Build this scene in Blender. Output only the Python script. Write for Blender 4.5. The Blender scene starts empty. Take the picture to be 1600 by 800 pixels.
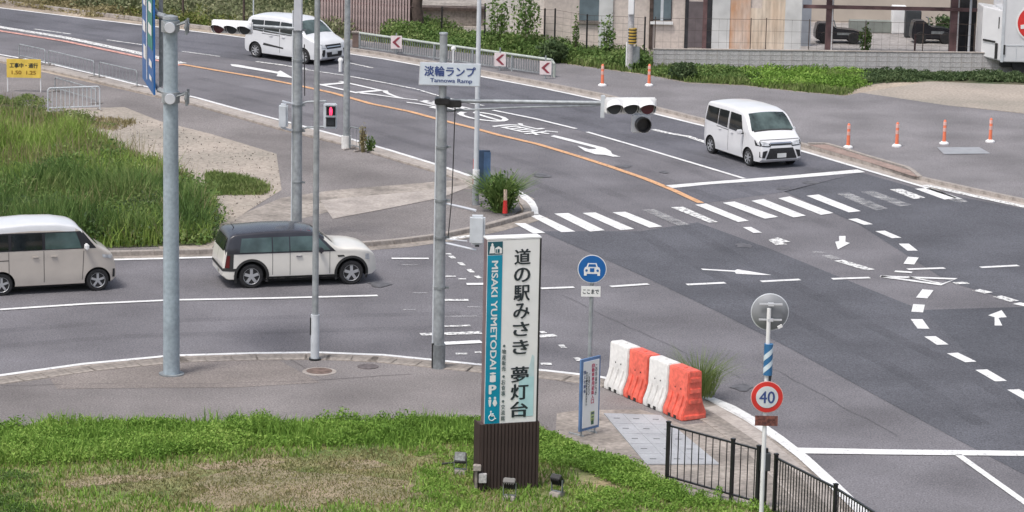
import bpy, bmesh, math, random
import numpy as np
from mathutils import Vector, Matrix
from mathutils.bvhtree import BVHTree
from mathutils.geometry import tessellate_polygon

random.seed(7)
rng = np.random.default_rng(7)
sc = bpy.context.scene
COL = sc.collection
PI = math.pi

# ------------------------------------------------------------------ camera
FPX, PITCH, ROLL, CAMH = 4617.0, 0.2026, 0.0206, 15.96
Fv = Vector((0, math.cos(PITCH), -math.sin(PITCH)))
R0 = Vector((1, 0, 0))
U0 = R0.cross(Fv)
Rv = R0 * math.cos(ROLL) + U0 * math.sin(ROLL)
Uv = -R0 * math.sin(ROLL) + U0 * math.cos(ROLL)
cd = bpy.data.cameras.new('camera')
cam = bpy.data.objects.new('camera', cd)
COL.objects.link(cam)
cd.sensor_width = 36
cd.lens = FPX / 1600 * 36
cd.clip_start = 1
cd.clip_end = 3000
mw = Matrix((Rv, Uv, -Fv)).transposed().to_4x4()
mw.translation = (0, 0, CAMH)
cam.matrix_world = mw
sc.camera = cam

# ------------------------------------------------------------------ world, sun, exposure
SUN_EL, SUN_AZ = math.radians(64), math.radians(222)       # azimuth from +Y towards +X
wd = bpy.data.worlds.new('World')
sc.world = wd
wd.use_nodes = True
nt = wd.node_tree
bg = nt.nodes['Background']
sky = nt.nodes.new('ShaderNodeTexSky')
sky.sky_type = 'NISHITA'
sky.sun_disc = False
sky.sun_elevation = SUN_EL
sky.sun_rotation = SUN_AZ
sky.air_density = 1.0
sky.dust_density = 4.0
sky.ozone_density = 1.0
hs = nt.nodes.new('ShaderNodeHueSaturation')          # thin high cloud: the sky is paler than clear blue
hs.inputs['Saturation'].default_value = .62
nt.links.new(sky.outputs[0], hs.inputs['Color'])
nt.links.new(hs.outputs[0], bg.inputs[0])
bg.inputs[1].default_value = 0.112
sd = bpy.data.lights.new('sun', 'SUN')
sd.energy = 1.35
sd.angle = math.radians(13)
sd.color = (1.0, 0.96, 0.9)
sun = bpy.data.objects.new('sun', sd)
COL.objects.link(sun)
sdir = Vector((math.sin(SUN_AZ) * math.cos(SUN_EL), math.cos(SUN_AZ) * math.cos(SUN_EL), math.sin(SUN_EL)))
sun.rotation_euler = sdir.to_track_quat('Z', 'Y').to_euler()
sc.view_settings.view_transform = 'Standard'
sc.view_settings.look = 'None'
sc.view_settings.exposure = 0.74
sc.view_settings.gamma = 1
sc.render.engine = 'CYCLES'
sc.cycles.max_bounces = 5
sc.cycles.transparent_max_bounces = 8

# ------------------------------------------------------------------ geometry helpers
def ray(x, y):
    return Fv + Rv * ((x - 800) / FPX) - Uv * ((y - 400) / FPX)

def g(x, y, z=0.0):                      # surveyed ground point at height z
    d = ray(x, y)
    t = (z - CAMH) / d.z
    return Vector((d.x * t, d.y * t, z))

def gy(x, y, Y):                         # point at distance Y ahead
    d = ray(x, y)
    t = Y / d.y
    return Vector((d.x * t, Y, CAMH + d.z * t))

def rotz(a):
    return Matrix.Rotation(a, 4, 'Z')

class MB:
    def __init__(s):
        s.v, s.f = [], []
    def add(s, vs, fs):
        o = len(s.v)
        s.v += [tuple(p) for p in vs]
        s.f += [tuple(i + o for i in f) for f in fs]
        return s
    def box(s, c, d, M=None):
        x, y, z = d[0] / 2, d[1] / 2, d[2] / 2
        vs = [Vector((i * x, j * y, k * z)) for k in (-1, 1) for j in (-1, 1) for i in (-1, 1)]
        if M is not None:
            vs = [M @ v for v in vs]
        c = Vector(c)
        return s.add([v + c for v in vs], [(0, 2, 3, 1), (4, 5, 7, 6), (0, 1, 5, 4), (2, 6, 7, 3), (0, 4, 6, 2), (1, 3, 7, 5)])
    def cyl(s, p0, p1, r0, r1=None, n=14, cap=True):
        r1 = r0 if r1 is None else r1
        p0, p1 = Vector(p0), Vector(p1)
        q = (p1 - p0).to_track_quat('Z', 'Y')
        vs = []
        for p, r in ((p0, r0), (p1, r1)):
            for i in range(n):
                a = 2 * PI * i / n
                vs.append(p + q @ Vector((r * math.cos(a), r * math.sin(a), 0)))
        fs = [(i, (i + 1) % n, n + (i + 1) % n, n + i) for i in range(n)]
        if cap:
            fs += [tuple(range(n - 1, -1, -1)), tuple(range(n, 2 * n))]
        return s.add(vs, fs)
    def lathe(s, c, prof, axis='Z', n=20):
        q = {'Z': Matrix.Identity(3), 'Y': Matrix.Rotation(-PI / 2, 3, 'X'), 'X': Matrix.Rotation(PI / 2, 3, 'Y')}[axis] if isinstance(axis, str) else Vector(axis).to_track_quat('Z', 'Y').to_matrix()
        c = Vector(c)
        vs = [c + q @ Vector((r * math.cos(2 * PI * i / n), r * math.sin(2 * PI * i / n), z)) for r, z in prof for i in range(n)]
        fs = []
        for k in range(len(prof) - 1):
            fs += [(k * n + i, k * n + (i + 1) % n, (k + 1) * n + (i + 1) % n, (k + 1) * n + i) for i in range(n)]
        fs += [tuple(range(n - 1, -1, -1)), tuple(range((len(prof) - 1) * n, len(prof) * n))]
        return s.add(vs, fs)
    def tube(s, pts, r, n=8):
        for a, b in zip(pts[:-1], pts[1:]):
            s.cyl(a, b, r, r, n)
        return s
    def prism(s, pts, off):              # planar polygon (3d points) pushed along off
        off = Vector(off)
        n = len(pts)
        pts = [Vector(p) for p in pts]
        tris = tessellate_polygon([pts])
        s.add(pts + [p + off for p in pts], [tuple(t) for t in tris] + [tuple(i + n for i in reversed(t)) for t in tris] +
              [(i, (i + 1) % n, n + (i + 1) % n, n + i) for i in range(n)])
        return s
    def sheet(s, pts, z=None):
        pts = [Vector((p[0], p[1], p[2] if z is None else z)) for p in pts]
        tr = tessellate_polygon([pts])
        fs = []
        for t in tr:
            a, b, c = (pts[i] for i in t)
            if (b - a).cross(c - a).z < 0:
                t = (t[0], t[2], t[1])
            fs.append(tuple(t))
        return s.add(pts, fs)
    def strip(s, path, w, z=None, side=0.0):   # ribbon along world path, side -1..1 shifts it
        path = [Vector(p) for p in path]
        vs = []
        for i, p in enumerate(path):
            a = path[max(i - 1, 0)]
            b = path[min(i + 1, len(path) - 1)]
            t = (b - a)
            t.z = 0
            t.normalize()
            nrm = Vector((-t.y, t.x, 0))
            zz = p.z if z is None else z
            for k in (-.5 + side / 2, .5 + side / 2):
                q = p + nrm * (k * w)
                vs.append((q.x, q.y, zz))
        return s.add(vs, [(2 * i, 2 * i + 2, 2 * i + 3, 2 * i + 1)[::1] for i in range(len(path) - 1)])
    def mesh(s, name, mat=None, bevel=0.0, smooth=False):
        me = bpy.data.meshes.new(name)
        me.from_pydata(s.v, [], s.f)
        bm = bmesh.new()
        bm.from_mesh(me)
        bmesh.ops.recalc_face_normals(bm, faces=bm.faces) if not getattr(s, 'flat', False) else None
        if getattr(s, 'flat', False):
            for f in bm.faces:
                if f.normal.z < 0:
                    f.normal_flip()
        if bevel:
            es = [e for e in bm.edges if len(e.link_faces) == 2 and e.calc_face_angle(0) > .6]
            bmesh.ops.bevel(bm, geom=es, offset=bevel, segments=2, affect='EDGES', clamp_overlap=True)
        if smooth or bevel:
            for e in bm.edges:
                e.smooth = not (len(e.link_faces) == 2 and e.calc_face_angle(0) > math.radians(38))
            for f in bm.faces:
                f.smooth = True
        bm.to_mesh(me)
        bm.free()
        if mat:
            me.materials.append(mat)
        return me

def link(name, me, parent=None, loc=None, rz=0):
    o = bpy.data.objects.new(name, me)
    COL.objects.link(o)
    if parent is not None:
        o.parent = parent
    if loc is not None:
        o.location = loc
    if rz:
        o.rotation_euler.z = rz
    return o

def obj(name, mb, mat, parent=None, bevel=0.0, smooth=False, loc=None, rz=0):
    return link(name, mb.mesh(name, mat, bevel, smooth), parent, loc, rz)

def tag(o, label=None, cat=None, group=None, kind=None):
    if label:
        o['label'] = label
    if cat:
        o['category'] = cat
    if group:
        o['group'] = group
    if kind:
        o['kind'] = kind
    return o

def thing(name, label, cat, loc=(0, 0, 0), rz=0, group=None):
    return tag(link(name, None, None, loc, rz), label, cat, group)

def struct(name, mb, mat, parent=None, **k):
    o = obj(name, mb, mat, parent, **k)
    if parent is None:
        o['kind'] = 'structure'
    return o

def kids(o):
    return list(o.children)

def dup(o, parent=None, loc=None, rz=None, label=None):
    c = o.copy()
    COL.objects.link(c)
    c.parent = parent
    if loc is not None:
        c.location = loc
    if rz is not None:
        c.rotation_euler = (0, 0, rz)
    if label:
        c['label'] = label
    for k in kids(o):
        if k is not c:
            dup(k, c)
    return c

# ------------------------------------------------------------------ materials
MATS = {}
def mat(name, col, rough=.6, metal=0, var=.12, scale=3.0, bump=0.0, bscale=60, col2=None, spec=.5, coat=0, emit=0, scale2=None, stretch=None, amp=None):
    if name in MATS:
        return MATS[name]
    m = bpy.data.materials.new(name)
    m.use_nodes = True
    n, l = m.node_tree.nodes, m.node_tree.links
    b = n['Principled BSDF']
    b.inputs['Roughness'].default_value = rough
    b.inputs['Metallic'].default_value = metal
    b.inputs['Specular IOR Level'].default_value = spec
    b.inputs['Coat Weight'].default_value = coat
    tc = n.new('ShaderNodeTexCoord')
    src = tc.outputs['Object']
    if stretch:
        mp = n.new('ShaderNodeMapping')
        mp.inputs['Scale'].default_value = stretch
        l.new(src, mp.inputs[0])
        src = mp.outputs[0]
    ns = n.new('ShaderNodeTexNoise')
    ns.inputs['Scale'].default_value = scale
    ns.inputs['Detail'].default_value = 6
    l.new(src, ns.inputs['Vector'])
    rp = n.new('ShaderNodeValToRGB')
    c2 = col2 or tuple(c * (1 - var * 1.6) for c in col)
    rp.color_ramp.elements[0].position = .32
    rp.color_ramp.elements[1].position = .66
    rp.color_ramp.elements[0].color = (*c2, 1)
    rp.color_ramp.elements[1].color = (*[min(1, c * (1 + var * .5)) for c in col], 1)
    l.new(ns.outputs[0], rp.inputs[0])
    out = rp.outputs[0]
    if scale2:                                       # second, coarser or finer speckle
        n2 = n.new('ShaderNodeTexNoise')
        n2.inputs['Scale'].default_value = scale2
        n2.inputs['Detail'].default_value = 3
        l.new(src, n2.inputs['Vector'])
        mr = n.new('ShaderNodeMapRange')
        mr.inputs[1].default_value = .3
        mr.inputs[2].default_value = .7
        amp = var * 1.1 if amp is None else amp
        mr.inputs[3].default_value = 1 - amp
        mr.inputs[4].default_value = 1 + amp
        l.new(n2.outputs[0], mr.inputs[0])
        mx = n.new('ShaderNodeMix')
        mx.data_type = 'RGBA'
        mx.blend_type = 'MULTIPLY'
        mx.inputs[0].default_value = 1
        l.new(out, mx.inputs[6])
        cb = n.new('ShaderNodeCombineColor')
        for i in range(3):
            l.new(mr.outputs[0], cb.inputs[i])
        l.new(cb.outputs[0], mx.inputs[7])
        out = mx.outputs[2]
    l.new(out, b.inputs['Base Color'])
    if bump:
        nb = n.new('ShaderNodeTexNoise')
        nb.inputs['Scale'].default_value = bscale
        l.new(src, nb.inputs['Vector'])
        bp = n.new('ShaderNodeBump')
        bp.inputs['Strength'].default_value = bump
        bp.inputs['Distance'].default_value = .02
        l.new(nb.outputs[0], bp.inputs['Height'])
        l.new(bp.outputs[0], b.inputs['Normal'])
    if emit:
        l.new(out, b.inputs['Emission Color'])
        b.inputs['Emission Strength'].default_value = emit
    MATS[name] = m
    return m

def asphalt(name, col, var=.17):
    return mat(name, col, rough=.9, var=var, scale=.35, scale2=26, bump=.7, bscale=45, spec=.25, amp=.34)

def paint(name, col, wear=.2, scale=9):
    """road paint: worn through to the asphalt where a noise says so"""
    m = mat(name, col, rough=.75, var=.10, scale=2.5, scale2=30, spec=.3)
    n, l = m.node_tree.nodes, m.node_tree.links
    b = n['Principled BSDF']
    tc = n.new('ShaderNodeTexCoord')
    a = n.new('ShaderNodeTexNoise')
    a.inputs['Scale'].default_value = scale
    a.inputs['Detail'].default_value = 8
    a.inputs['Roughness'].default_value = .75
    l.new(tc.outputs['Object'], a.inputs['Vector'])
    r = n.new('ShaderNodeMapRange')
    t = .28 + wear * .45
    sf = .05 if wear < .5 else .22
    r.inputs[1].default_value = t - sf
    r.inputs[2].default_value = t + sf + .02
    if wear >= .5:
        a.inputs['Detail'].default_value = 3
        a.inputs['Scale'].default_value = 2.2
    l.new(a.outputs[0], r.inputs[0])
    r.inputs[4].default_value = 1 if wear < .5 else .62
    l.new(r.outputs[0], b.inputs['Alpha'])
    return m

def leafmat(name, cols, scale=.6, rough=.7, trans=.25):
    m = bpy.data.materials.new(name)
    m.use_nodes = True
    n, l = m.node_tree.nodes, m.node_tree.links
    b = n['Principled BSDF']
    b.inputs['Roughness'].default_value = rough
    b.inputs['Specular IOR Level'].default_value = .25
    ge = n.new('ShaderNodeNewGeometry')
    tc = n.new('ShaderNodeTexCoord')
    ns = n.new('ShaderNodeTexNoise')
    ns.inputs['Scale'].default_value = scale
    ns.inputs['Detail'].default_value = 5
    l.new(tc.outputs['Object'], ns.inputs['Vector'])
    ad = n.new('ShaderNodeMath')
    ad.operation = 'MULTIPLY_ADD'
    ad.inputs[1].default_value = .55
    l.new(ge.outputs['Random Per Island'], ad.inputs[0])
    m2 = n.new('ShaderNodeMapRange')
    m2.inputs[1].default_value = .3
    m2.inputs[2].default_value = .7
    m2.inputs[3].default_value = 0
    m2.inputs[4].default_value = .5
    l.new(ns.outputs[0], m2.inputs[0])
    l.new(m2.outputs[0], ad.inputs[2])
    rp = n.new('ShaderNodeValToRGB')
    el = rp.color_ramp.elements
    while len(el) < len(cols):
        el.new(.5)
    for i, c in enumerate(cols):
        el[i].position = i / (len(cols) - 1)
        el[i].color = (*c, 1)
    l.new(ad.outputs[0], rp.inputs[0])
    l.new(rp.outputs[0], b.inputs['Base Color'])
    tr = n.new('ShaderNodeBsdfTranslucent')
    l.new(rp.outputs[0], tr.inputs[0])
    mx = n.new('ShaderNodeMixShader')
    mx.inputs[0].default_value = trans
    l.new(b.outputs[0], mx.inputs[1])
    l.new(tr.outputs[0], mx.inputs[2])
    l.new(mx.outputs[0], n['Material Output'].inputs[0])
    return m

A_OLD = asphalt('asphalt_old', (.168, .162, .175))
A_LANE = asphalt('asphalt_lane', (.132, .132, .150))
A_DARK = asphalt('asphalt_dark', (.104, .106, .121))
A_DARKER = asphalt('asphalt_newest', (.090, .093, .107))
A_WALK = asphalt('asphalt_pavement', (.205, .188, .185), .18)
A_WALK2 = asphalt('asphalt_pavement_patch', (.235, .207, .193), .18)
A_LOT = asphalt('asphalt_lot', (.21, .20, .208), .18)
SOIL = mat('soil', (.36, .30, .24), rough=1, var=.25, scale=.5, scale2=8, bump=.6, bscale=20)
SOIL_PALE = mat('pale_gravelly_soil', (.33, .285, .245), rough=1, var=.2, scale=.35, scale2=10, bump=.6, bscale=30, col2=(.26, .235, .20))
LAWN = mat('lawn_soil', (.11, .15, .045), rough=1, var=.3, scale=.9, scale2=9, col2=(.26, .21, .12), bump=.7, bscale=25)
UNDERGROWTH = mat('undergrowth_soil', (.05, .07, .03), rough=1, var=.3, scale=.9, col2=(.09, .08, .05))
CONC = mat('concrete', (.38, .34, .31), rough=.9, var=.16, scale=1.2, scale2=12, bump=.3)
CONC_WORN = mat('stained_concrete', (.30, .265, .235), rough=.9, var=.25, scale=.9, scale2=9, bump=.3)
CONC_BLOCK = mat('concrete_block', (.50, .485, .485), rough=.95, var=.2, scale=1.7, scale2=25, bump=.5)
SLAB = mat('grey_slab', (.36, .37, .39), rough=.85, var=.10, scale=2.2, scale2=20, bump=.2)
WHITE_LINE = paint('white_road_paint', (.70, .70, .70), .17)
WHITE_WORN = paint('worn_white_road_paint', (.72, .72, .71), .36)
WHITE_FADED = paint('faded_white_road_paint', (.60, .60, .60), .52, 6)
ORANGE_LINE = paint('orange_road_paint', (.62, .36, .20), .22)
PINK_LINE = paint('faded_red_road_paint', (.62, .33, .28), .3)
GALV = mat('galvanised_steel', (.36, .385, .40), rough=.5, metal=.35, var=.16, scale=2.2, scale2=9)
GALV_DARK = mat('weathered_steel', (.26, .28, .29), rough=.55, metal=.35, var=.2, scale=2.5, scale2=11)
POLE_BLUE = mat('blue_grey_pole_paint', (.32, .38, .42), rough=.45, var=.12, scale=1.4, scale2=12)
ALU_BACK = mat('aluminium_back', (.62, .64, .68), rough=.4, metal=.3, var=.08)
WHITE_P = mat('white_plastic', (.78, .78, .78), rough=.5, var=.08, scale=2)
LIGHT_GREY = mat('light_grey_enamel', (.56, .59, .62), rough=.45, var=.08, scale=4)
BLACK_M = mat('black_metal', (.018, .018, .02), rough=.4, var=.3, scale=9)
BLACK_R = mat('black_rubber', (.02, .02, .022), rough=.8, var=.25, scale=12)
DARKGREY = mat('dark_grey', (.05, .055, .06), rough=.6, var=.2)
SIGN_WHITE = mat('sign_white', (.78, .78, .77), rough=.5, var=.05, scale=2)
SIGN_BLUE = mat('sign_blue', (.01, .12, .38), rough=.35, var=.1)
SIGN_RED = mat('sign_red', (.62, .035, .03), rough=.4, var=.12)
SIGN_GREEN = mat('sign_green', (.02, .24, .20), rough=.4, var=.2)
TEAL = mat('teal_film', (.0, .27, .41), rough=.35, var=.1, scale=2)
TEAL_DK = mat('dark_teal_film', (.01, .09, .12), rough=.4, var=.1)
PALE_TEAL = mat('pale_teal_film', (.45, .68, .70), rough=.4, var=.1)
INK = mat('black_ink', (.02, .03, .035), rough=.5, var=.1)
INK_BLUE = mat('blue_ink', (.04, .07, .22), rough=.5, var=.1)
INK_RED = mat('red_ink', (.55, .05, .12), rough=.5, var=.1)
YELLOW = mat('yellow_board', (.78, .55, .10), rough=.5, var=.1)
BROWN_WOOD = mat('dark_brown_cladding', (.06, .038, .034), rough=.7, var=.35, scale=5, stretch=(1, 1, .15))
ORANGE_PL = mat('orange_red_plastic', (.76, .145, .10), rough=.55, var=.16, scale=4, scale2=12)
WHITE_BAR = mat('scuffed_white_plastic', (.70, .69, .67), rough=.5, var=.08, scale=2.5, scale2=12)
RUBBER_POST = mat('orange_post', (.80, .20, .10), rough=.5, var=.1)
GLASS = mat('dark_glass', (.012, .016, .018), rough=.06, var=.3, spec=.6)
GLASS_G = mat('green_tinted_glass', (.07, .11, .11), rough=.08, var=.35, scale=1.6, spec=.6)
CHROME = mat('chrome', (.7, .7, .72), rough=.15, metal=1, var=.05)
LAMPGLASS = mat('lamp_glass', (.55, .57, .6), rough=.12, var=.25, scale=9)
TAILRED = mat('tail_lamp_red', (.10, .012, .012), rough=.15, var=.2)
SEAM = mat('panel_gap', (.03, .03, .03), rough=.8, var=.1)
BEIGE_WALL = mat('beige_wall', (.64, .555, .50), rough=.9, var=.10, scale=.8, scale2=7, bump=.15)
PALE_WALL = mat('pale_wall', (.64, .61, .58), rough=.9, var=.12, scale=.8, scale2=7)
SHEET = mat('weathered_white_sheet', (.62, .62, .61), rough=.7, var=.12, scale=1.4)
RED_STEEL = mat('red_oxide_steel', (.16, .09, .09), rough=.7, var=.3, scale=2)
DARK_IN = mat('dark_interior', (.035, .035, .04), rough=.9, var=.3)
DOOR_BR = mat('brown_door', (.14, .115, .12), rough=.6, var=.15)
SHUTTER = mat('blue_grey_shutter', (.13, .17, .19), rough=.6, var=.15)
RED_LAMP = mat('lit_red_lamp', (1.0, .05, .13), rough=.4, var=.05, emit=1.3)
MAROON = mat('dim_red_lens', (.10, .012, .03), rough=.2, var=.2)  # no emission: the red lamp's dim light is put into the colour
BARK = mat('bark', (.09, .065, .055), rough=.9, var=.3, scale=6, bump=.5)
PINK_LATT = mat('faded_red_lattice', (.42, .32, .31), rough=.8, var=.2)
BACK_GREEN = mat('sage_green', (.20, .24, .18), rough=.8, var=.15)

L_LUSH = leafmat('lush_leaves', [(.08, .15, .025), (.14, .26, .04), (.23, .37, .07), (.33, .44, .11)])
L_WEED = leafmat('weed_leaves', [(.055, .105, .03), (.095, .17, .045), (.155, .235, .065), (.26, .31, .12)])
L_DARK = leafmat('dark_leaves', [(.035, .06, .028), (.06, .10, .042), (.10, .145, .06), (.16, .20, .10)])
L_MEADOW = leafmat('meadow_leaves', [(.075, .12, .035), (.13, .19, .05), (.19, .25, .08), (.29, .29, .14)], .35)
L_HAZE = leafmat('hazy_scrub_leaves', [(.10, .125, .06), (.16, .185, .09), (.24, .25, .14), (.33, .32, .21)], .3)  # distance haze over the bank, mixed into the leaf colours
L_GRASSY = leafmat('yellow_green_grass', [(.12, .20, .04), (.19, .29, .055), (.28, .38, .09), (.37, .41, .15)], .3)
L_DRY = leafmat('dry_grass', [(.16, .15, .06), (.24, .21, .10), (.33, .28, .16), (.40, .35, .22)], .5)
L_DULL = leafmat('dull_short_grass', [(.12, .13, .045), (.18, .18, .075), (.26, .23, .11), (.33, .27, .16)], .8)
L_MIX = leafmat('thin_lawn_grass', [(.10, .15, .03), (.16, .21, .05), (.25, .24, .09), (.34, .29, .15)], .5)

# ------------------------------------------------------------------ vegetation generators
def quads_mesh(name, V, mat_, nq):
    """V: (n,4,3) or (n,6,3): one or two quads a leaf"""
    me = bpy.data.meshes.new(name)
    n, k, _ = V.shape
    me.vertices.add(n * k)
    me.vertices.foreach_set('co', V.reshape(-1).astype(np.float32))
    base = np.arange(n)[:, None] * k
    pat = np.array([[0, 1, 2, 3]]) if k == 4 else np.array([[0, 1, 3, 2, 2, 3, 5, 4]])
    idx = (base + pat.reshape(1, -1)).reshape(-1)
    me.loops.add(len(idx))
    me.loops.foreach_set('vertex_index', idx.astype(np.int32))
    me.polygons.add(len(idx) // 4)
    me.polygons.foreach_set('loop_start', (np.arange(len(idx) // 4) * 4).astype(np.int32))
    me.update(calc_edges=True)
    me.materials.append(mat_)
    return me

def inpoly(P, poly):
    x, y = P[:, 0], P[:, 1]
    c = np.zeros(len(P), bool)
    n = len(poly)
    for i in range(n):
        x0, y0 = poly[i][:2]
        x1, y1 = poly[(i + 1) % n][:2]
        hit = ((y0 > y) != (y1 > y)) & (x < (x1 - x0) * (y - y0) / (y1 - y0 + 1e-12) + x0)
        c ^= hit
    return c

def sample(poly, n, holes=()):
    A = np.array([p[:2] for p in poly])
    lo, hi = A.min(0), A.max(0)
    out = np.zeros((0, 2))
    while len(out) < n:
        P = lo + (hi - lo) * rng.random((n * 2, 2))
        P = P[inpoly(P, poly)]
        for h in holes:
            P = P[~inpoly(P, h)]
        out = np.vstack([out, P])
    return out[:n]

def lump(P, s, seed=0):                       # cheap smooth noise 0..1
    v = np.zeros(len(P))
    r = np.random.default_rng(seed)
    for k in range(5):
        a = r.random(2) * 2 - 1
        a = a / np.linalg.norm(a) * (2 * PI / (s * (.55 + .35 * k)))
        v += np.sin(P @ a + r.random() * 7)
    return np.clip(v / 5 * .9 + .5, 0, 1)

def blade_arr(P, z0, h, w, lean):
    n = len(P)
    a = rng.random(n) * 2 * PI
    d = np.stack([np.cos(a), np.sin(a)], 1)
    b = rng.random(n) * 2 * PI
    ln = np.stack([np.cos(b), np.sin(b)], 1) * (lean * h * rng.random(n))[:, None]
    V = np.zeros((n, 6, 3))
    for i, (fz, fl, fw) in enumerate(((0, 0, 1), (0, 0, -1), (.55, .35, .8), (.55, .35, -.8), (1, 1, .1), (1, 1, -.1))):
        V[:, i, :2] = P + ln * fl + d * (w * fw / 2)[:, None]
        V[:, i, 2] = z0 + h * fz * (1 if fz < 1 else .95)
    return V

def leaf_arr(C, s):
    """random oriented diamond leaves at centres C (n,3)"""
    n = len(C)
    u = rng.normal(size=(n, 3))
    u /= np.linalg.norm(u, axis=1)[:, None]
    v = rng.normal(size=(n, 3))
    v -= u * (u * v).sum(1)[:, None]
    v /= np.linalg.norm(v, axis=1)[:, None]
    s = s[:, None]
    return np.stack([C + u * s, C + v * s * .45, C - u * s * .9, C - v * s * .45], 1)

def grass(name, poly, n, h, w, z0, m, lean=.6, ls=1.5, seed=1, holes=(), label=None, amp=.8, parent=None):
    P = sample(poly, n, holes) + rng.normal(size=(n, 2)) * .09
    L = lump(P, ls, seed)
    hh = (h[0] + (h[1] - h[0]) * rng.random(n) ** 1.5) * (1 - amp / 2 + amp * L)
    V = blade_arr(P, z0, hh, w * (.6 + .8 * rng.random(n)), lean)
    o = link(name, quads_mesh(name, V, m, 2), parent)
    if parent is None:
        tag(o, label, name.replace('_', ' '), kind='stuff')
    return o

def bushy(name, poly, nclump, R, H, nleaf, s, z0, m, label=None, kind='stuff', cat=None, parent=None, seed=1, ls=3.0, holes=(), hmin=.45, spike=0):
    """clumps of leaves and stalks over an area"""
    nclump = int(nclump * 1.15)
    nleaf = int(nleaf * 1.6)
    s = s * .68
    P = sample(poly, nclump, holes) + rng.normal(size=(nclump, 2)) * R * .35
    L = lump(P, ls, seed)
    hc = (H[0] + (H[1] - H[0]) * rng.random(nclump)) * (hmin + (1 - hmin) * L)
    rc = R * (.6 + .8 * rng.random(nclump))
    i = np.repeat(np.arange(nclump), nleaf)
    n = len(i)
    u = rng.normal(size=(n, 3))
    u /= np.linalg.norm(u, axis=1)[:, None]
    rad = rng.random(n) ** .4
    C = np.zeros((n, 3))
    C[:, :2] = P[i] + u[:, :2] * (rc[i] * rad)[:, None]
    C[:, 2] = z0 + hc[i] * (.5 + .5 * u[:, 2] * rad)
    V = leaf_arr(C, s * (.6 + .8 * rng.random(n)))
    V[:, :, 2] = np.maximum(V[:, :, 2], z0 + .005)
    o = link(name, quads_mesh(name, V, m, 1), parent)
    if parent is None:
        tag(o, label, cat or name.replace('_', ' '), kind=kind)
    return o

def text_mesh(body, size=1.0, bold=0.0, spacing=1.0):
    """lettering as a flat mesh centred on its own box"""
    cu = bpy.data.curves.new('lettering', 'FONT')
    cu.body = body
    cu.size = size
    cu.offset = bold
    cu.align_x = 'CENTER'
    cu.align_y = 'CENTER'
    cu.space_character = spacing
    cu.resolution_u = 3
    o = bpy.data.objects.new('lettering', cu)
    COL.objects.link(o)
    bpy.context.view_layer.update()
    me = bpy.data.meshes.new_from_object(o.evaluated_get(bpy.context.evaluated_depsgraph_get()))
    COL.objects.unlink(o)
    bpy.data.objects.remove(o)
    bpy.data.curves.remove(cu)
    vs = np.array([v.co[:] for v in me.vertices]) if len(me.vertices) else np.zeros((1, 3))
    fs = [tuple(p.vertices) for p in me.polygons]
    bpy.data.meshes.remove(me)
    lo, hi = vs.min(0), vs.max(0)
    return vs, fs, lo, hi

def lettering(name, body, fn, m, parent, size=1.0, bold=0.0, spacing=1.0, fit=None):
    """fn(u,v) -> point; u,v from the text box (fit: normalised to -.5...5)"""
    vs, fs, lo, hi = text_mesh(body, size, 0, spacing)
    c = (lo + hi) / 2
    d = np.maximum(hi - lo, 1e-6)
    mb = MB()
    o_ = Vector(fn(0, 0))
    nv = (Vector(fn(1, 0)) - o_).cross(Vector(fn(0, 1)) - o_).normalized()
    em = size * bold
    steps = [(0, 0)] if not bold else [(0, 0), (em, 0), (-em, 0), (0, em * .5), (0, -em * .5)]
    for k, (ox, oy) in enumerate(steps):     # heavier strokes: the glyph repeated a hair apart, each a hair prouder
        off = np.array([ox, oy, 0])
        mb.add([Vector(fn(*(((v + off - c) / d)[:2]))) + nv * (.0004 * k) for v in vs], fs)
    me = bpy.data.meshes.new(name)
    me.from_pydata(mb.v, [], mb.f)
    me.materials.append(m)
    return link(name, me, parent)

# ================================================================== GROUND
def P_(lst, z=0.0):
    return [g(x, y, z) for x, y in lst]

gm = MB()
gm.flat = True
gm.sheet([(-400, -60, 0), (400, -60, 0), (400, 900, 0), (-400, 900, 0)], 0)
ground = struct('ground', gm, SOIL)

def sheet(name, lst, z, m, parent=None, label=None):
    mb = MB()
    mb.flat = True
    mb.sheet(P_(lst), z)
    return struct(name, mb, m, parent)

# asphalt of the whole junction, with the road coming from the top left
road = sheet('road', [(-500, -30), (-200, -8), (0, 12), (205, 37), (355, 56), (520, 78), (655, 103), (755, 121), (945, 158), (1105, 197), (1345, 262), (1440, 292), (1600, 322), (2000, 392),
                      (2300, 620), (2300, 1100), (1480, 1100), (1340, 800), (1300, 752), (1240, 705), (1165, 655), (1105, 622), (1060, 610), (930, 590), (850, 578), (690, 566), (600, 556), (500, 551), (400, 552), (268, 556),
                      (130, 569), (0, 588), (-300, 650), (-300, 410), (0, 402), (335, 395), (560, 390), (650, 382), (700, 374), (760, 360), (800, 348), (828, 338), (832, 325), (820, 310), (800, 298),
                      (735, 278), (685, 262), (530, 215), (435, 192), (305, 156), (205, 133), (68, 101), (0, 88), (-300, 40), (-700, -10)], .006, A_OLD)
sheet('lane_asphalt', [(-500, -30), (-200, -8), (0, 13), (205, 38), (355, 57), (520, 79), (655, 104), (755, 122), (945, 159), (1105, 198), (1345, 263), (1163, 281), (917, 208), (900, 203), (770, 174), (740, 164), (690, 152), (600, 131), (480, 109), (403, 97), (207, 72), (60, 50), (-200, 20), (-500, -10)], .012, A_LANE, road)
sheet('dark_asphalt', [(845, 362), (1000, 362), (1090, 348), (1200, 388), (1340, 445), (1440, 485), (1600, 480), (2000, 470), (2000, 960), (1600, 742), (1500, 690), (1380, 625), (1240, 548), (1120, 487), (1000, 430)], .012, A_DARK, road)
sheet('dark_asphalt', [(1225, 300), (1345, 270), (1440, 297), (1600, 327), (1900, 380), (1900, 468), (1600, 476), (1480, 440), (1340, 350)], .012, A_DARK, road)
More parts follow.
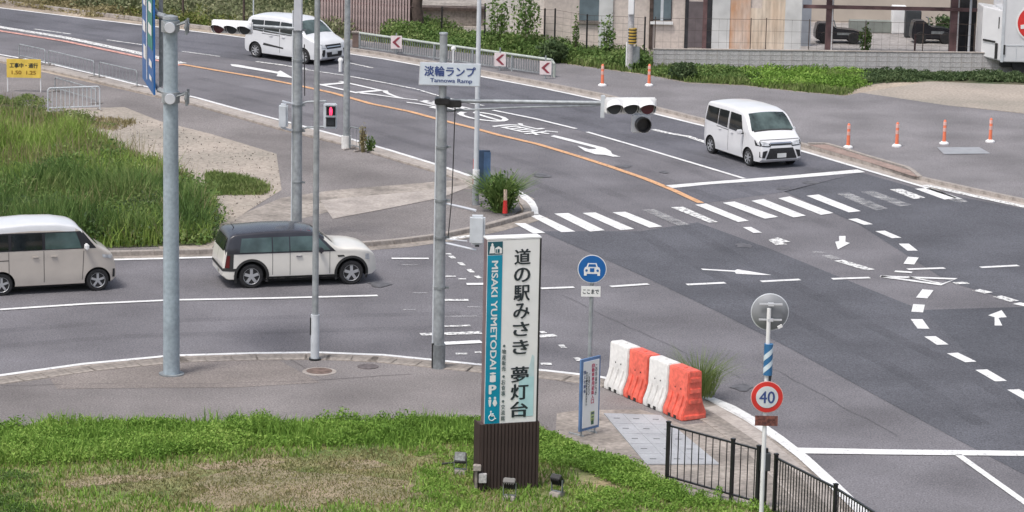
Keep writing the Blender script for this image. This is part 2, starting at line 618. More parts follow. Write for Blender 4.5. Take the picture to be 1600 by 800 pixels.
sheet('newest_asphalt', [(1440, 486), (1600, 481), (1900, 474), (1900, 900), (1600, 640), (1500, 540)], .018, A_DARKER, road)
sheet('dark_asphalt', [(1045, 293), (1345, 270), (1230, 300), (1100, 318)], .012, A_LANE, road)

# parking apron / lot beyond the road, right
lot = sheet('asphalt_lot', [(545, 62), (640, 73), (745, 85), (862, 97), (939, 108), (1009, 117), (1075, 130), (1162, 134), (1250, 144), (1320, 150), (1345, 145), (1480, 165), (1640, 182), (2200, 250), (2300, 420), (2000, 388), (1600, 320), (1440, 288), (1345, 256), (1105, 194), (940, 156), (755, 119), (655, 101), (545, 82)], .007, A_LOT)
lot['kind'] = 'structure'
dirt = sheet('dirt_path', [(1345, 145), (1450, 128), (1600, 133), (2100, 150), (2200, 248), (1640, 181), (1480, 165)], .0085, SOIL_PALE)
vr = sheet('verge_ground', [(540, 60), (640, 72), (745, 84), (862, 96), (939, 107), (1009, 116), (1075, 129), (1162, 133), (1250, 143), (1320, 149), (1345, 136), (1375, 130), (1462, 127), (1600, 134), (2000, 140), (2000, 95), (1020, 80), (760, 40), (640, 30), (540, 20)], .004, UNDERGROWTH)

# pavement beyond the side road (between the bushes and the main road)
pv = sheet('far_pavement', [(-500, 60), (-200, 72), (0, 100), (205, 145), (305, 168), (435, 205), (530, 228), (685, 274), (735, 291), (790, 308), (810, 319), (815, 330), (800, 340), (760, 352), (700, 366), (650, 374), (560, 382), (440, 388), (300, 393), (0, 400), (-500, 420), (-500, 80)], .05, A_WALK)
sheet('worn_concrete', [(330, 385), (360, 345), (440, 312), (520, 300), (640, 290), (740, 282), (765, 296), (690, 300), (560, 322), (470, 345), (420, 388)], .056, CONC_WORN, pv)
sheet('worn_concrete', [(500, 316), (640, 303), (745, 290), (690, 312), (600, 330), (520, 345)], .062, CONC, pv)
sheet('pale_soil', [(100, 172), (195, 170), (250, 192), (330, 212), (432, 243), (440, 300), (410, 318), (360, 350), (330, 392), (250, 392), (200, 300), (130, 240)], .058, SOIL_PALE)['kind'] = 'structure'
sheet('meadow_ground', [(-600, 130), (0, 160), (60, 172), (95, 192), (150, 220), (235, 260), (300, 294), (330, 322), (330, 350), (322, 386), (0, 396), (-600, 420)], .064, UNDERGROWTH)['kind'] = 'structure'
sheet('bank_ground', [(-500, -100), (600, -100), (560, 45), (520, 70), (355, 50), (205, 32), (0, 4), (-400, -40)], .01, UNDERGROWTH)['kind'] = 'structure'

# near pavement, raised behind its kerb
nk = [(-300, 640), (-150, 608), (0, 588), (130, 570), (268, 557), (400, 553), (500, 552), (600, 556), (690, 565), (760, 572), (850, 580), (930, 589), (1000, 602), (1060, 612), (1105, 624), (1165, 656), (1240, 706), (1300, 755), (1370, 830)]
ZS = .12
mb = MB()
mb.flat = True
nkw = P_(nk)
nko = []
for i, p in enumerate(nkw):
    t_ = (nkw[min(i + 1, len(nkw) - 1)] - nkw[max(i - 1, 0)]).normalized()
    nko.append(p + Vector((t_.y, -t_.x, 0)) * 1.11)
mb.sheet(nko + P_([(1500, 1000), (700, 1000), (-400, 1000)], 0), ZS)
pavement = struct('pavement', mb, A_WALK)
mb = MB()
mb.flat = True
mb.sheet(P_([(75, 588), (200, 570), (430, 560), (500, 598), (360, 606), (250, 606), (90, 608)], ZS), ZS + .005)
struct('resurfaced_patch', mb, A_WALK2, pavement)
mb = MB()
mb.flat = True
mb.sheet(P_([(870, 646), (905, 641), (1000, 640), (1038, 652), (1068, 664), (1112, 660), (1118, 632), (1180, 668), (1290, 760), (1340, 830), (1200, 830), (1060, 770), (960, 716), (868, 684)], ZS), ZS + .006)
struct('concrete_footway', mb, CONC_WORN, pavement)
mb = MB()
mb.flat = True
mb.sheet(P_([(1090, 640), (1120, 634), (1180, 669), (1290, 760), (1340, 830), (1290, 830), (1160, 700)], ZS), ZS + .012)
struct('kerbside_concrete', mb, CONC, pavement)
# grey metal ramp slabs in front of the barriers
c00, c10, c11, c01 = (943, 647), (1032, 650), (1125, 727), (1010, 727)
for i in range(3):
    for j in range(5):
        def bl(u, v):
            a = Vector((c00[0], c00[1], 0)).lerp(Vector((c10[0], c10[1], 0)), u)
            b = Vector((c01[0], c01[1], 0)).lerp(Vector((c11[0], c11[1], 0)), u)
            p = a.lerp(b, v)
            return g(p.x, p.y, ZS)
        e = .0022
        pts = [bl(i / 3 + e, j / 5 + e), bl((i + 1) / 3 - e, j / 5 + e), bl((i + 1) / 3 - e, (j + 1) / 5 - e), bl(i / 3 + e, (j + 1) / 5 - e)]
        m2 = MB()
        m2.prism([(p.x, p.y, ZS + .008) for p in pts], (0, 0, .02))
        sl = obj('slab', m2, SLAB, pavement)
        m3 = MB(); q_ = bl((i + .45) / 3, (j + .5) / 5); m3.box((q_.x, q_.y, ZS + .03), (.13, .025, .006)); obj('lifting_slot', m3, DARKGREY, sl)

# gutter and kerbs
def resample(path, step):
    out, acc = [path[0].copy()], 0
    for a, b in zip(path[:-1], path[1:]):
        L = (b - a).length
        t = step - acc
        while t <= L:
            out.append(a.lerp(b, t / L))
            t += step
        acc = L - (t - step)
    return out

def kerb(name, path, w, h, z, m, step=.6, off=0):
    root = link(name, None)
    root['kind'] = 'structure'
    pts = resample(path, step)
    u = MB()
    u.box((0, 0, h / 2), (step * .993, w, h))
    me = u.mesh('kerb_stone', m, .012)
    for a, b in zip(pts[:-1], pts[1:]):
        t = (b - a).normalized()
        n = Vector((-t.y, t.x, 0))
        c = (a + b) / 2 + n * off
        link('kerb_stone', me, root, (c.x, c.y, z), math.atan2(t.y, t.x))
    return root

mb = MB()
mb.flat = True
mb.strip(nkw, .62, .012, -1)
struct('gutter', mb, CONC_WORN, road)
kerb('near_kerb', nkw, .50, .135, 0, CONC_WORN, off=-.87)
mb = MB()
mb.flat = True
mb.strip(nkw, .16, .018, .3)
struct('edge_line', mb, WHITE_LINE, road)

fk = P_([(830, 337), (800, 346), (760, 357), (690, 372), (620, 381), (560, 386), (440, 392), (300, 397), (0, 404), (-200, 409)])
kerb('side_road_kerb', fk, .20, .13, 0, CONC)
mb = MB(); mb.flat = True
mb.strip(fk, .5, .013, 1.3)
struct('gutter', mb, CONC_WORN, road)
ek = P_([(-200, 54), (0, 96), (68, 109), (150, 127), (205, 141), (305, 164), (435, 201), (530, 224), (685, 270), (735, 287), (790, 304), (815, 316), (825, 328), (822, 339)])
kerb('roadside_kerb', ek, .22, .07, 0, CONC, step=.6)
mb = MB(); mb.flat = True
mb.strip(P_([(-200, 50), (0, 91.5), (68, 104), (150, 122.5), (205, 136.5), (305, 159), (435, 195), (530, 218), (685, 264.5), (735, 281.5), (790, 299), (818, 313)]), .75, .013)
struct('gutter', mb, CONC, road)
uk = P_([(545, 79), (600, 87), (655, 97), (755, 115), (850, 133), (945, 152), (1105, 192), (1250, 228), (1345, 255), (1435, 281), (1520, 300), (1600, 317), (1800, 352)])
kerb('far_kerb', uk, .20, .12, 0, CONC)
mb = MB(); mb.flat = True
mb.strip(uk, .6, .014, -1.1)
struct('gutter', mb, CONC, road)
ub = P_([(-300, -45), (0, 5), (205, 31), (280, 41), (355, 50), (480, 66), (545, 78)])
kerb('bank_kerb', ub, .22, .15, 0, CONC)

# small traffic island strip, right
isl = sheet('brown_island', [(1262, 232), (1292, 232), (1420, 272), (1436, 283), (1425, 281), (1345, 256)], .13, mat('brown_paving', (.30, .22, .19), rough=.95, var=.15, scale2=15))
isl['kind'] = 'structure'
kerb('island_kerb', P_([(1262, 230), (1292, 230), (1350, 248), (1420, 268), (1438, 283)]), .16, .15, 0, CONC)

# ------------------------------------------------------------------ road markings
def mark(name, lst, m=WHITE_LINE, z=.024):
    mb = MB(); mb.flat = True
    mb.sheet(P_(lst), z)
    return struct(name, mb, m, road)

def line(name, lst, w=.15, m=WHITE_LINE, z=.024):
    mb = MB(); mb.flat = True
    mb.strip(P_(lst), w, z)
    return struct(name, mb, m, road)

line('edge_line', [(-300, -35), (0, 13), (205, 38), (280, 47), (355, 56), (440, 67), (520, 81), (600, 93), (655, 103), (755, 121), (850, 139), (940, 158), (1020, 178), (1105, 199), (1250, 236), (1345, 264), (1440, 292), (1500, 312)], .17)
line('edge_line', [(1445, 290), (1520, 307), (1600, 324), (1800, 360)], .3, WHITE_WORN, .026)
for seg in ([(53, 46), (111, 54)], [(167, 63), (225, 71)], [(285, 81), (343, 89)], [(400, 97), (480, 108)], [(546, 99), (582, 107)], [(-70, 28), (0, 38)]):
    line('lane_dash', seg, .13, WHITE_WORN)
line('lane_line', [(400, 97), (440, 102), (480, 110), (540, 119), (600, 130), (650, 140), (680, 149), (695, 153), (735, 162), (756, 166)], .13, WHITE_WORN, .026)
line('lane_line', [(770, 173), (835, 186), (900, 202)], .15)
line('lane_line', [(917, 207), (1000, 231), (1080, 255), (1163, 280)], .15)
line('centre_line', [(283, 101), (340, 111), (400, 121), (455, 132), (520, 146), (580, 163), (640, 175), (688, 188), (740, 201), (780, 212), (840, 226), (900, 244), (950, 260), (1005, 279), (1050, 297), (1095, 318)], .22, ORANGE_LINE)
line('centre_line', [(-200, 7), (0, 43), (100, 59), (205, 81), (285, 100)], .42, WHITE_WORN)
line('centre_line', [(-200, 13), (0, 49), (100, 65), (205, 87), (283, 103)], .26, PINK_LINE, .028)
line('edge_line', [(-200, 40), (0, 86), (68, 98), (150, 117), (205, 131), (305, 153), (370, 171), (435, 188), (530, 213), (610, 236), (685, 259), (735, 276)], .17)
line('edge_line', [(804, 299), (818, 307), (828, 316), (833, 326), (834, 337)], .28)
mark('stop_line', [(1037, 291), (1110, 285), (1200, 278), (1340, 266), (1352, 270), (1200, 283), (1110, 289), (1050, 295)])
# main crossing
CW = [([(804, 350), (821, 350), (852, 365), (833, 366)], 0), ([(824, 336), (842, 336), (899, 363), (877, 364)], 0), ([(866, 335), (888, 334), (945, 361), (922, 363)], 0),
      ([(910, 334), (930, 333), (991, 359), (970, 361)], 0), ([(957, 333), (977, 332), (1035, 355), (1015, 357)], 0), ([(1003, 329), (1022, 328), (1078, 352), (1060, 354)], 2),
      ([(1048, 325), (1067, 324), (1122, 348), (1108, 349)], 1), ([(1086, 321), (1103, 319), (1170, 346), (1153, 348)], 0), ([(1129, 318), (1148, 316), (1216, 340), (1195, 343)], 0),
      ([(1174, 315), (1193, 312), (1259, 338), (1240, 341)], 0), ([(1216, 311), (1234, 308), (1302, 334), (1283, 337)], 0), ([(1260, 307), (1279, 305), (1345, 331), (1326, 333)], 0),
      ([(1307, 304), (1326, 302), (1388, 327), (1369, 330)], 2), ([(1345, 301), (1364, 299), (1424, 321), (1407, 324)], 2), ([(1390, 297), (1408, 296), (1446, 310), (1428, 312)], 1),
      ([(1429, 296), (1456, 295), (1495, 310), (1476, 313)], 0), ([(1480, 312), (1500, 310), (1512, 316), (1498, 318)], 2)]
for q, wv in CW:
    mark('crosswalk_stripe', q, (WHITE_LINE, WHITE_WORN, WHITE_FADED)[wv])
# side road
line('edge_line', [(-200, 412), (0, 410), (175, 407), (335, 403)], .2)
line('lane_dash', [(612, 405), (670, 405)], .17)
line('lane_dash', [(628, 415), (652, 415)], .12, WHITE_FADED)
line('lane_dash', [(570, 384), (582, 385)], .12, WHITE_FADED)
line('centre_line', [(-200, 505), (0, 485), (135, 476), (270, 470), (430, 467), (590, 463)], .17)
for (a, b, w, m_) in (((657, 524), (752, 521), .28, WHITE_WORN), ((693, 538), (752, 535), .3, WHITE_LINE), ((842, 527), (868, 525), .25, WHITE_WORN), ((694, 511), (735, 510), .15, WHITE_WORN), ((693, 496), (745, 495), .12, WHITE_FADED),
                      ((693, 470), (732, 470), .2, WHITE_WORN), ((729, 445), (758, 445), .25, WHITE_LINE), ((696, 433), (712, 433), .14, WHITE_WORN), ((716, 437), (728, 437), .14, WHITE_WORN), ((712, 554), (730, 554), .15, WHITE_WORN),
                      ((742, 552), (752, 552), .15, WHITE_WORN), ((845, 570), (862, 570), .2, WHITE_WORN), ((630, 485), (650, 485), .12, WHITE_FADED), ((645, 459), (668, 459), .1, WHITE_FADED), ((730, 481), (752, 481), .15, WHITE_FADED)):
    line('worn_stripe', [a, b], w, m_)
for a, b in (((704, 401), (709, 405)), ((718, 411), (724, 416)), ((732, 422), (738, 427)), ((744, 432), (750, 436)), ((700, 397), (702, 399)), ((846, 519), (851, 522)), ((876, 540), (882, 545)), ((900, 560), (906, 565))):
    line('guide_dot', [a, b], .14, WHITE_WORN)
mark('guide_line', [(700, 372), (755, 366), (758, 369), (702, 376)], WHITE_WORN)
# junction guide lines
for a, b in (((845, 452), (897, 450)), ((954, 449), (1013, 445)), ((1073, 446), (1133, 443)), ((1189, 441), (1250, 438)), ((1300, 437), (1359, 435)), ((1532, 419), (1591, 416)), ((1418, 422), (1476, 420))):
    line('centre_dash', [a, b], .19)
for q, w, m_ in (([(1332, 343), (1357, 352)], .3, 0), ([(1375, 362), (1401, 373)], .3, 0), ([(1412, 382), (1426, 393)], .29, 0), ([(1427, 403), (1420, 414)], .29, 0), ([(1450, 454), (1440, 467)], .29, 0),
                 ([(1436, 477), (1433, 489)], .29, 0), ([(1432, 500), (1443, 515)], .29, 0), ([(1453, 527), (1473, 540)], .29, 0), ([(1488, 553), (1517, 567)], .29, 0), ([(1533, 579), (1564, 597)], .29, 0), ([(1583, 610), (1615, 628)], .29, 0),
                 ([(1167, 356), (1184, 365)], .25, 0), ([(1310, 408), (1340, 417)], .3, 1), ([(1340, 417), (1360, 423)], .3, 1), ([(1270, 395), (1288, 396)], .2, 2), ([(1290, 400), (1308, 406)], .3, 2),
                 ([(1491, 444), (1512, 443)], .25, 1), ([(1525, 454), (1545, 459)], .3, 1), ([(1558, 464), (1585, 472)], .3, 1), ([(1588, 475), (1612, 480)], .3, 0)):
    line('guide_dash', q, w, (WHITE_LINE, WHITE_WORN, WHITE_FADED)[m_])
mark('worn_arrow', [(1200, 376), (1215, 372), (1235, 379), (1222, 380), (1230, 383), (1212, 384)], WHITE_WORN)
mark('straight_arrow', [(1311, 370), (1321, 370), (1321, 379), (1328, 381), (1309, 391), (1305, 379), (1311, 378)])
mark('straight_arrow', [(1554, 510), (1566, 510), (1560, 498), (1573, 497), (1565, 486), (1544, 494), (1554, 497)])
mark('turn_arrow', [(1095, 421), (1148, 424), (1152, 422), (1206, 431), (1190, 431), (1150, 429), (1148, 426), (1098, 423)])
line('channel_line', [(1376, 433), (1470, 446), (1494, 437), (1376, 433)], .2)
line('channel_line', [(1398, 425), (1425, 427)], .2)
line('channel_line', [(1420, 434), (1470, 444)], .12, WHITE_WORN)
mark('stop_line', [(1240, 701), (1400, 704), (1700, 707), (1700, 715), (1400, 712), (1250, 710)])
line('lane_line', [(1497, 712), (1620, 800), (1700, 860)], .16)
line('edge_line', [(1108, 624), (1140, 637), (1175, 657), (1215, 685), (1255, 716), (1300, 757), (1360, 815)], .26, WHITE_LINE, .03)
line('worn_arrow', [(1020, 203), (1045, 209), (1075, 214), (1108, 225)], .24, WHITE_WORN)
# lane arrow, upper lane
mark('straight_arrow', [(360, 101), (372, 102), (434, 113), (438, 111), (459, 123), (432, 120), (434, 116), (362, 104)])
mark('turn_arrow', [(860, 214), (866, 212), (945, 232), (954, 237), (957, 242), (970, 246), (958, 246), (945, 243), (930, 242), (914, 237), (902, 229), (907, 230), (920, 234), (932, 234), (930, 232)])

# painted lettering, read by drivers coming down from the top left
LETT = [('口', [(584, 148), (562, 131), (503, 126), (512, 137)]), ('入', [(650, 163), (638, 148), (578, 138), (572, 150)]), ('駅', [(722, 180), (722, 166), (655, 154), (640, 162)]),
        ('の', [(790, 196), (793, 186), (722, 174), (715, 182)]), ('道', [(862, 215), (855, 203), (782, 192), (778, 200)])]
# corners: top-right, top-left, bottom-left, bottom-right of each character as drivers see it
road_dir = (g(1163, 280) - g(917, 207)).normalized()
for ch, px in (('口', (545, 137)), ('入', (612, 151)), ('駅', (688, 166)), ('の', (755, 183)), ('道', (822, 203))):
    c = g(*px)
    e = 6
    d = (g(px[0] + 40, px[1] + 9) - c).normalized()
    n = Vector((-d.y, d.x, 0))                       # driver's left
    H_ = (g(px[0] + 34, px[1] + 8) - g(px[0] - 34, px[1] - 7)).length
    W_ = 1.25
    lettering('lettering', ch, lambda u, v, c=c, d=d, n=n: c + d * (v * H_) - n * (u * W_) + Vector((0, 0, .024)), WHITE_LINE, road, 1, .012, fit=True)

# cracks, joints and tar-sealed seams
TAR = mat('tar_seal', (.10, .09, .09), rough=.9, var=.2)
SEALED = mat('sealed_joint', (.09, .088, .095), rough=.9, var=.2)
def crack(pts, z, par, w=.022, jit=.12, m=None):
    P = P_(pts)
    out = []
    for a, b in zip(P[:-1], P[1:]):
        n = max(2, int((b - a).length / .5))
        for i in range(n):
            q = a.lerp(b, i / n)
            out.append(q + Vector((random.uniform(-jit, jit), random.uniform(-jit, jit), 0)))
    mb = MB(); mb.flat = True
    mb.strip(out, w, z)
    struct('crack', mb, m or TAR, par)
for pts in ([(880, 462), (1000, 520), (1180, 600)], [(1180, 562), (1420, 692)]):
    crack(pts, .021, road, .012, .05, SEALED)
for pts in ([(0, 612), (200, 607), (330, 608), (480, 604), (680, 590)], [(500, 598), (440, 560)], [(860, 600), (930, 620)]):
    crack(pts, ZS + .006, pavement, .018, .03)
for i in range(14):                                  # oil drips and stains
    px, py = random.choice([(random.uniform(100, 600), random.uniform(415, 450)), (random.uniform(900, 1500), random.uniform(380, 640)), (random.uniform(1160, 1400), random.uniform(285, 300)), (random.uniform(600, 1100), random.uniform(150, 300))])
    c = g(px, py)
    r = random.uniform(.08, .3)
    mb = MB(); mb.flat = True
    mb.sheet([(c.x + r * random.uniform(.6, 1.3) * math.cos(a * PI / 5), c.y + r * random.uniform(.6, 1.6) * math.sin(a * PI / 5), 0) for a in range(10)], .0215)
    struct('oil_stain', mb, mat('oily_asphalt', (.115, .112, .12), rough=.6, var=.3, scale=6), road)

TRACK = mat('tyre_polished_asphalt', (.07, .07, .078), rough=.7, var=.2, scale=.5)
_n, _l = TRACK.node_tree.nodes, TRACK.node_tree.links
_a = _n.new('ShaderNodeTexNoise'); _a.inputs['Scale'].default_value = .6; _a.inputs['Detail'].default_value = 5
_c = _n.new('ShaderNodeTexCoord'); _l.new(_c.outputs['Object'], _a.inputs['Vector'])
_m = _n.new('ShaderNodeMapRange'); _m.inputs[1].default_value = .3; _m.inputs[2].default_value = .7; _m.inputs[3].default_value = .0; _m.inputs[4].default_value = .15
_l.new(_a.outputs[0], _m.inputs[0]); _l.new(_m.outputs[0], _n['Principled BSDF'].inputs['Alpha'])
for cl in ([(0, 60 - 36), (205, 60), (400, 82), (655, 128 - 8), (900, 180), (1160, 250), (1260, 272)], [(300, 98), (455, 118), (655, 158), (830, 200), (1000, 250), (1090, 285), (1160, 310), (1290, 370)], [(-50, 75), (205, 108), (400, 150), (600, 200), (800, 260), (950, 315), (1050, 370), (1200, 450), (1450, 580), (1620, 680)],
           [(-50, 535), (200, 515), (400, 508), (600, 505), (800, 500)]):
    P0_ = resample(P_(cl), 1.2)
    for o_ in (-.75, .75):
        mb = MB(); mb.flat = True
        out = []
        for i, p in enumerate(P0_):
            t_ = (P0_[min(i + 1, len(P0_) - 1)] - P0_[max(i - 1, 0)]).normalized()
            out.append(p + Vector((-t_.y, t_.x, 0)) * (o_ + .06 * math.sin(i * .9)))
        mb.strip(out, .42, .0205)
        struct('tyre_track', mb, TRACK, road)

# manholes and cover plates
def disc(name, px, r, m, z, parent, ring=None):
    c = g(*px, z)
    mb = MB()
    mb.cyl((c.x, c.y, z), (c.x, c.y, z + .012), r, r, 28)
    o = obj(name, mb, m, parent)
    return o
disc('manhole_ring', (499, 581), .38, CONC, ZS - .002, pavement)
disc('manhole_cover', (499, 580), .29, mat('rusty_iron', (.16, .11, .09), rough=.8, var=.3, scale=8), ZS + .003, pavement)
disc('manhole_cover', (575, 573), .24, mat('iron_cover', (.13, .11, .11), rough=.8, var=.3, scale=8), ZS, pavement)
mark('cover_plate', [(1464, 231), (1530, 231), (1548, 241), (1475, 242)], mat('plate_steel', (.30, .31, .33), rough=.6, var=.1))

# ================================================================== VEHICLES
def lerp_prof(pr, x):
    if x <= pr[0][0]:
        return pr[0][1]
    for (a, za), (b, zb) in zip(pr[:-1], pr[1:]):
        if x <= b:
            return za + (zb - za) * (x - a) / max(b - a, 1e-6)
    return pr[-1][1]

def smooth_prof(pr, x, r=.05):
    return sum(lerp_prof(pr, x + r * k) for k in (-1, -.5, 0, .5, 1)) / 5

def car(label, cat, rear, front, S):
    """S: L W H ro r top sides paint ... ; rear/front: ground contacts of the right-hand wheels; x forward from the tail"""
    wb = (front - rear).length
    fwd = (front - rear).normalized()
    left = Vector((-fwd.y, fwd.x, 0))
    k = 1.0
    org = rear + left * (S['W'] / 2 - .09) - fwd * S['ro']
    root = thing(S['name'], label, cat, org, math.atan2(fwd.y, fwd.x))
    L, W = S['L'], S['W']
    wx = (S['ro'], S['ro'] + wb)
    L = wx[1] + S['fo']
    top = [((x if x < 1.0 else x * L / S['L']), z) for x, z in S['top']]
    belt = S['belt']
    xs = [0, .012, .03, .06, .1, .15, .2] + [x / 100 for x in range(28, int(L * 100) - 24, 8)] + [L - .2, L - .14, L - .09, L - .05, L - .025, L - .008, L]
    fr = S.get('front_round', .16)
    rr = S.get('rear_round', .07)
    def hw(x, z):
        w = W / 2
        e = L - x
        if e < .75:
            w *= 1 - fr * (1 - e / .75) ** 2.6
        if x < .35:
            w *= 1 - rr * (1 - x / .35) ** 2.2
        zz = z
        if zz < .45:
            w *= .955 + .045 * max(0, min(1, (zz - .15) / .3)) ** .6
        elif zz > belt:
            w *= 1 - S.get('tumble', .12) * ((zz - belt) / (S['H'] - belt)) ** 1.3
        else:
            w *= 1 - .012 * (zz - .45) / (belt - .45)
        return w
    rings = []
    N = 14
    for x in xs:
        zt = smooth_prof(top, x, .03 if x < .25 or x > L - .25 else .07)
        zb = S.get('zb', .2)
        e = min(x, L - x)
        if e < .12:
            zb += .1 * (1 - e / .12)
        zt = max(zt, zb + .1)
        rc = min(.06, (zt - zb) * .3)
        ring = [(0, zb), (hw(x, zb) * .9, zb)]
        for i in range(N):
            z = zb + .03 + (zt - rc - zb - .03) * i / (N - 1)
            ring.append((hw(x, z), z))
        we = hw(x, zt - rc)
        for a in (30, 60, 85):
            ring.append((we - rc * 1.3 * (1 - math.cos(math.radians(a))), zt - rc + rc * math.sin(math.radians(a))))
        wt = ring[-1][0]
        cr = S.get('crown', .035)
        for f in (.8, .55, .28, 0):
            ring.append((wt * f, zt + cr * (1 - f * f) * min(1, e / .3)))
        rings.append([(x, y, z) for y, z in ring])
    n = len(rings[0])
    b = MB()
    vs = []
    for r in rings:
        vs += [(x, -y, z) for x, y, z in r] + [(x, y, z) for x, y, z in reversed(r[1:-1])]
    m = 2 * n - 2
    fs = []
    for k in range(len(rings) - 1):
        fs += [(k * m + i, k * m + (i + 1) % m, (k + 1) * m + (i + 1) % m, (k + 1) * m + i) for i in range(m)]
    fs += [tuple(range(m - 1, -1, -1)), tuple(range((len(rings) - 1) * m, len(rings) * m))]
    b.add(vs, fs)
    me0 = b.mesh('body', S['paint'], smooth=True)
    bm = bmesh.new()
    bm.from_mesh(me0)
    bvh = BVHTree.FromBMesh(bm)
    bm.free()
    body = link('body', me0, root)
    me0.materials.append(BLACK_R)
    if 'alt' in S:
        me0.materials.append(S['alt'][0])
        for p in me0.polygons:
            if S['alt'][1](p.center.x, p.center.z):
                p.material_index = 2
    # wheel wells
    cut = MB()
    for x in wx:
        for s in (-1, 1):
            cut.cyl((x, s * (W / 2 - .30), S['r'] + .0), (x, s * (W / 2 + .2), S['r'] + .0), S['r'] + S.get('gap', .05), None, 32)
    cm = cut.mesh('cut', BLACK_R)
    co = bpy.data.objects.new('cut', cm)
    COL.objects.link(co)
    co.parent = root
    md = body.modifiers.new('b', 'BOOLEAN')
    md.operation = 'DIFFERENCE'
    md.object = co
    md.solver = 'EXACT'
    md.material_mode = 'TRANSFER'
    bpy.context.view_layer.update()
    dg = bpy.context.evaluated_depsgraph_get()
    new = bpy.data.meshes.new_from_object(body.evaluated_get(dg))
    body.modifiers.clear()
    body.data = new
    bpy.data.objects.remove(co)
    def cast(kind, a, c):
        if kind == 'R':
            o_, d_ = Vector((a, -3, c)), Vector((0, 1, 0))
        elif kind == 'Lf':
            o_, d_ = Vector((a, 3, c)), Vector((0, -1, 0))
        elif kind == 'T':
            o_, d_ = Vector((a, c, 5)), Vector((0, 0, -1))
        elif kind == 'F':
            o_, d_ = Vector((9, a, c)), Vector((-1, 0, 0))
        else:
            o_, d_ = Vector((-4, a, c)), Vector((1, 0, 0))
        h = bvh.ray_cast(o_, d_)
        if h[0] is None:
            h = bvh.find_nearest(o_ + d_ * (3 if kind in ('R', 'Lf') else 6))
        nn = h[1]
        if nn.dot(d_) > 0:
            nn = -nn
        return h[0], nn
    def drape(kind, quad, off=.008, mb_=None):
        mb_ = mb_ or MB()
        vs = []
        q = [Vector((p[0], p[1], 0)) for p in quad]
        nu = max(2, min(40, int(max((q[1] - q[0]).length, (q[2] - q[3]).length) / .07)))
        nv = max(2, min(24, int(max((q[3] - q[0]).length, (q[2] - q[1]).length) / .07)))
        for j in range(nv + 1):
            for i in range(nu + 1):
                p = q[0].lerp(q[1], i / nu).lerp(q[3].lerp(q[2], i / nu), j / nv)
                h, nn = cast(kind, p.x, p.y)
                vs.append(h + nn * off)
        return mb_.add(vs, [(j * (nu + 1) + i, j * (nu + 1) + i + 1, (j + 1) * (nu + 1) + i + 1, (j + 1) * (nu + 1) + i) for j in range(nv) for i in range(nu)])
    for nm, kind, quads, mt, off, par in S['panels']:
        for sd_ in (('R', 'Lf') if kind == 'S' else (kind,)):
            for q in quads:
                if kind in ('S', 'R', 'Lf', 'T'):
                    q = [((p[0] if p[0] < 1.0 else p[0] * L / S['L']), p[1]) for p in q]
                me = drape(sd_, q, off).mesh(nm, mt)
                for p in me.polygons:
                    p.use_smooth = True
                link(nm, me, root)
    # body seams and trims are flat strips on the skin; handles and mirrors stand proud
    hd = S.get('handles', ())
    for (x, z) in hd:
        x = x if x < 1.0 else x * L / S['L']
        for sd_, s in (('R', -1), ('Lf', 1)):
            h, nn = cast(sd_, x, z)
            m1 = MB()
            m1.box(h + Vector((0, s * .02, 0)), (.16, .03, .03))
            obj('door_handle', m1, S.get('handle_mat', S['paint']), root, bevel=.008)
    mx, mz = S['mirror']
    mx *= L / S['L']
    for sd_, s in (('R', -1), ('Lf', 1)):
        h, nn = cast(sd_, mx, mz)
        m1 = MB()
        m1.box(h + Vector((0.0, s * .14, .04)), (.10, .20, .15))
        mo = obj('mirror', m1, S.get('mirror_mat', S['paint']), root, bevel=.03)
        m2 = MB()
        m2.box(h + Vector((0, s * .04, -.01)), (.05, .1, .05))
        obj('mirror_arm', m2, SEAM, mo)
    # wheels
    r = S['r']
    for x in wx:
        for s in (-1, 1):
            tw = .185
            t = MB()
            t.lathe((0, 0, 0), [(r * .56, -tw / 2), (r * .9, -tw / 2 - .004), (r * .985, -tw / 2 + .02), (r, 0), (r * .985, tw / 2 - .02), (r * .9, tw / 2 + .004), (r * .56, tw / 2)], 'Y', 28)
            w = obj('wheel', t, BLACK_R, root, smooth=True, loc=(x, s * (W / 2 - .115), r))
            rim = MB()
            so = s * (tw / 2 - .01)
            rim.lathe((0, so - s * .03, 0), [(r * .64, 0), (r * .65, .012)] if s > 0 else [(r * .65, -.012), (r * .64, 0)], 'Y', 24)
            ob = obj('rim', rim, S.get('rim_back', DARKGREY), w)
            sp = MB()
            ns_ = S.get('spokes', 5)
            for i in range(ns_):
                a = 2 * PI * (i + .25) / ns_
                ca, sa = math.cos(a), math.sin(a)
                M3 = Matrix.Rotation(-a, 3, 'Y')
                sp.box(Vector((ca * r * .33, so + s * .008, sa * r * .33)), (r * .52, .02, r * S.get('spoke_w', .2)), M3)
            sp.lathe((0, so, 0), [(r * .16, -.022), (r * .16, .022)], 'Y', 14)
            nn_ = 28
            for (ra, rb) in ((r * .54, r * .66),):
                vs = []
                for i in range(nn_):
                    a = 2 * PI * i / nn_
                    for rad, yy in ((ra, so - s * .01), (rb, so + s * .018), (rb, so - s * .02)):
                        vs.append((rad * math.cos(a), yy, rad * math.sin(a)))
                sp.add(vs, [(i * 3 + k, ((i + 1) % nn_) * 3 + k, ((i + 1) % nn_) * 3 + k + 1, i * 3 + k + 1) for i in range(nn_) for k in (0, 1)])
            obj('spokes', sp, S.get('rim_mat', ALLOY), w)
    # underside
    u = MB()
    u.box(((wx[0] + wx[1]) / 2, 0, .2), (wb + .2, W * .78, .1))
    obj('underbody', u, BLACK_R, root)
    return root, bvh, L, cast

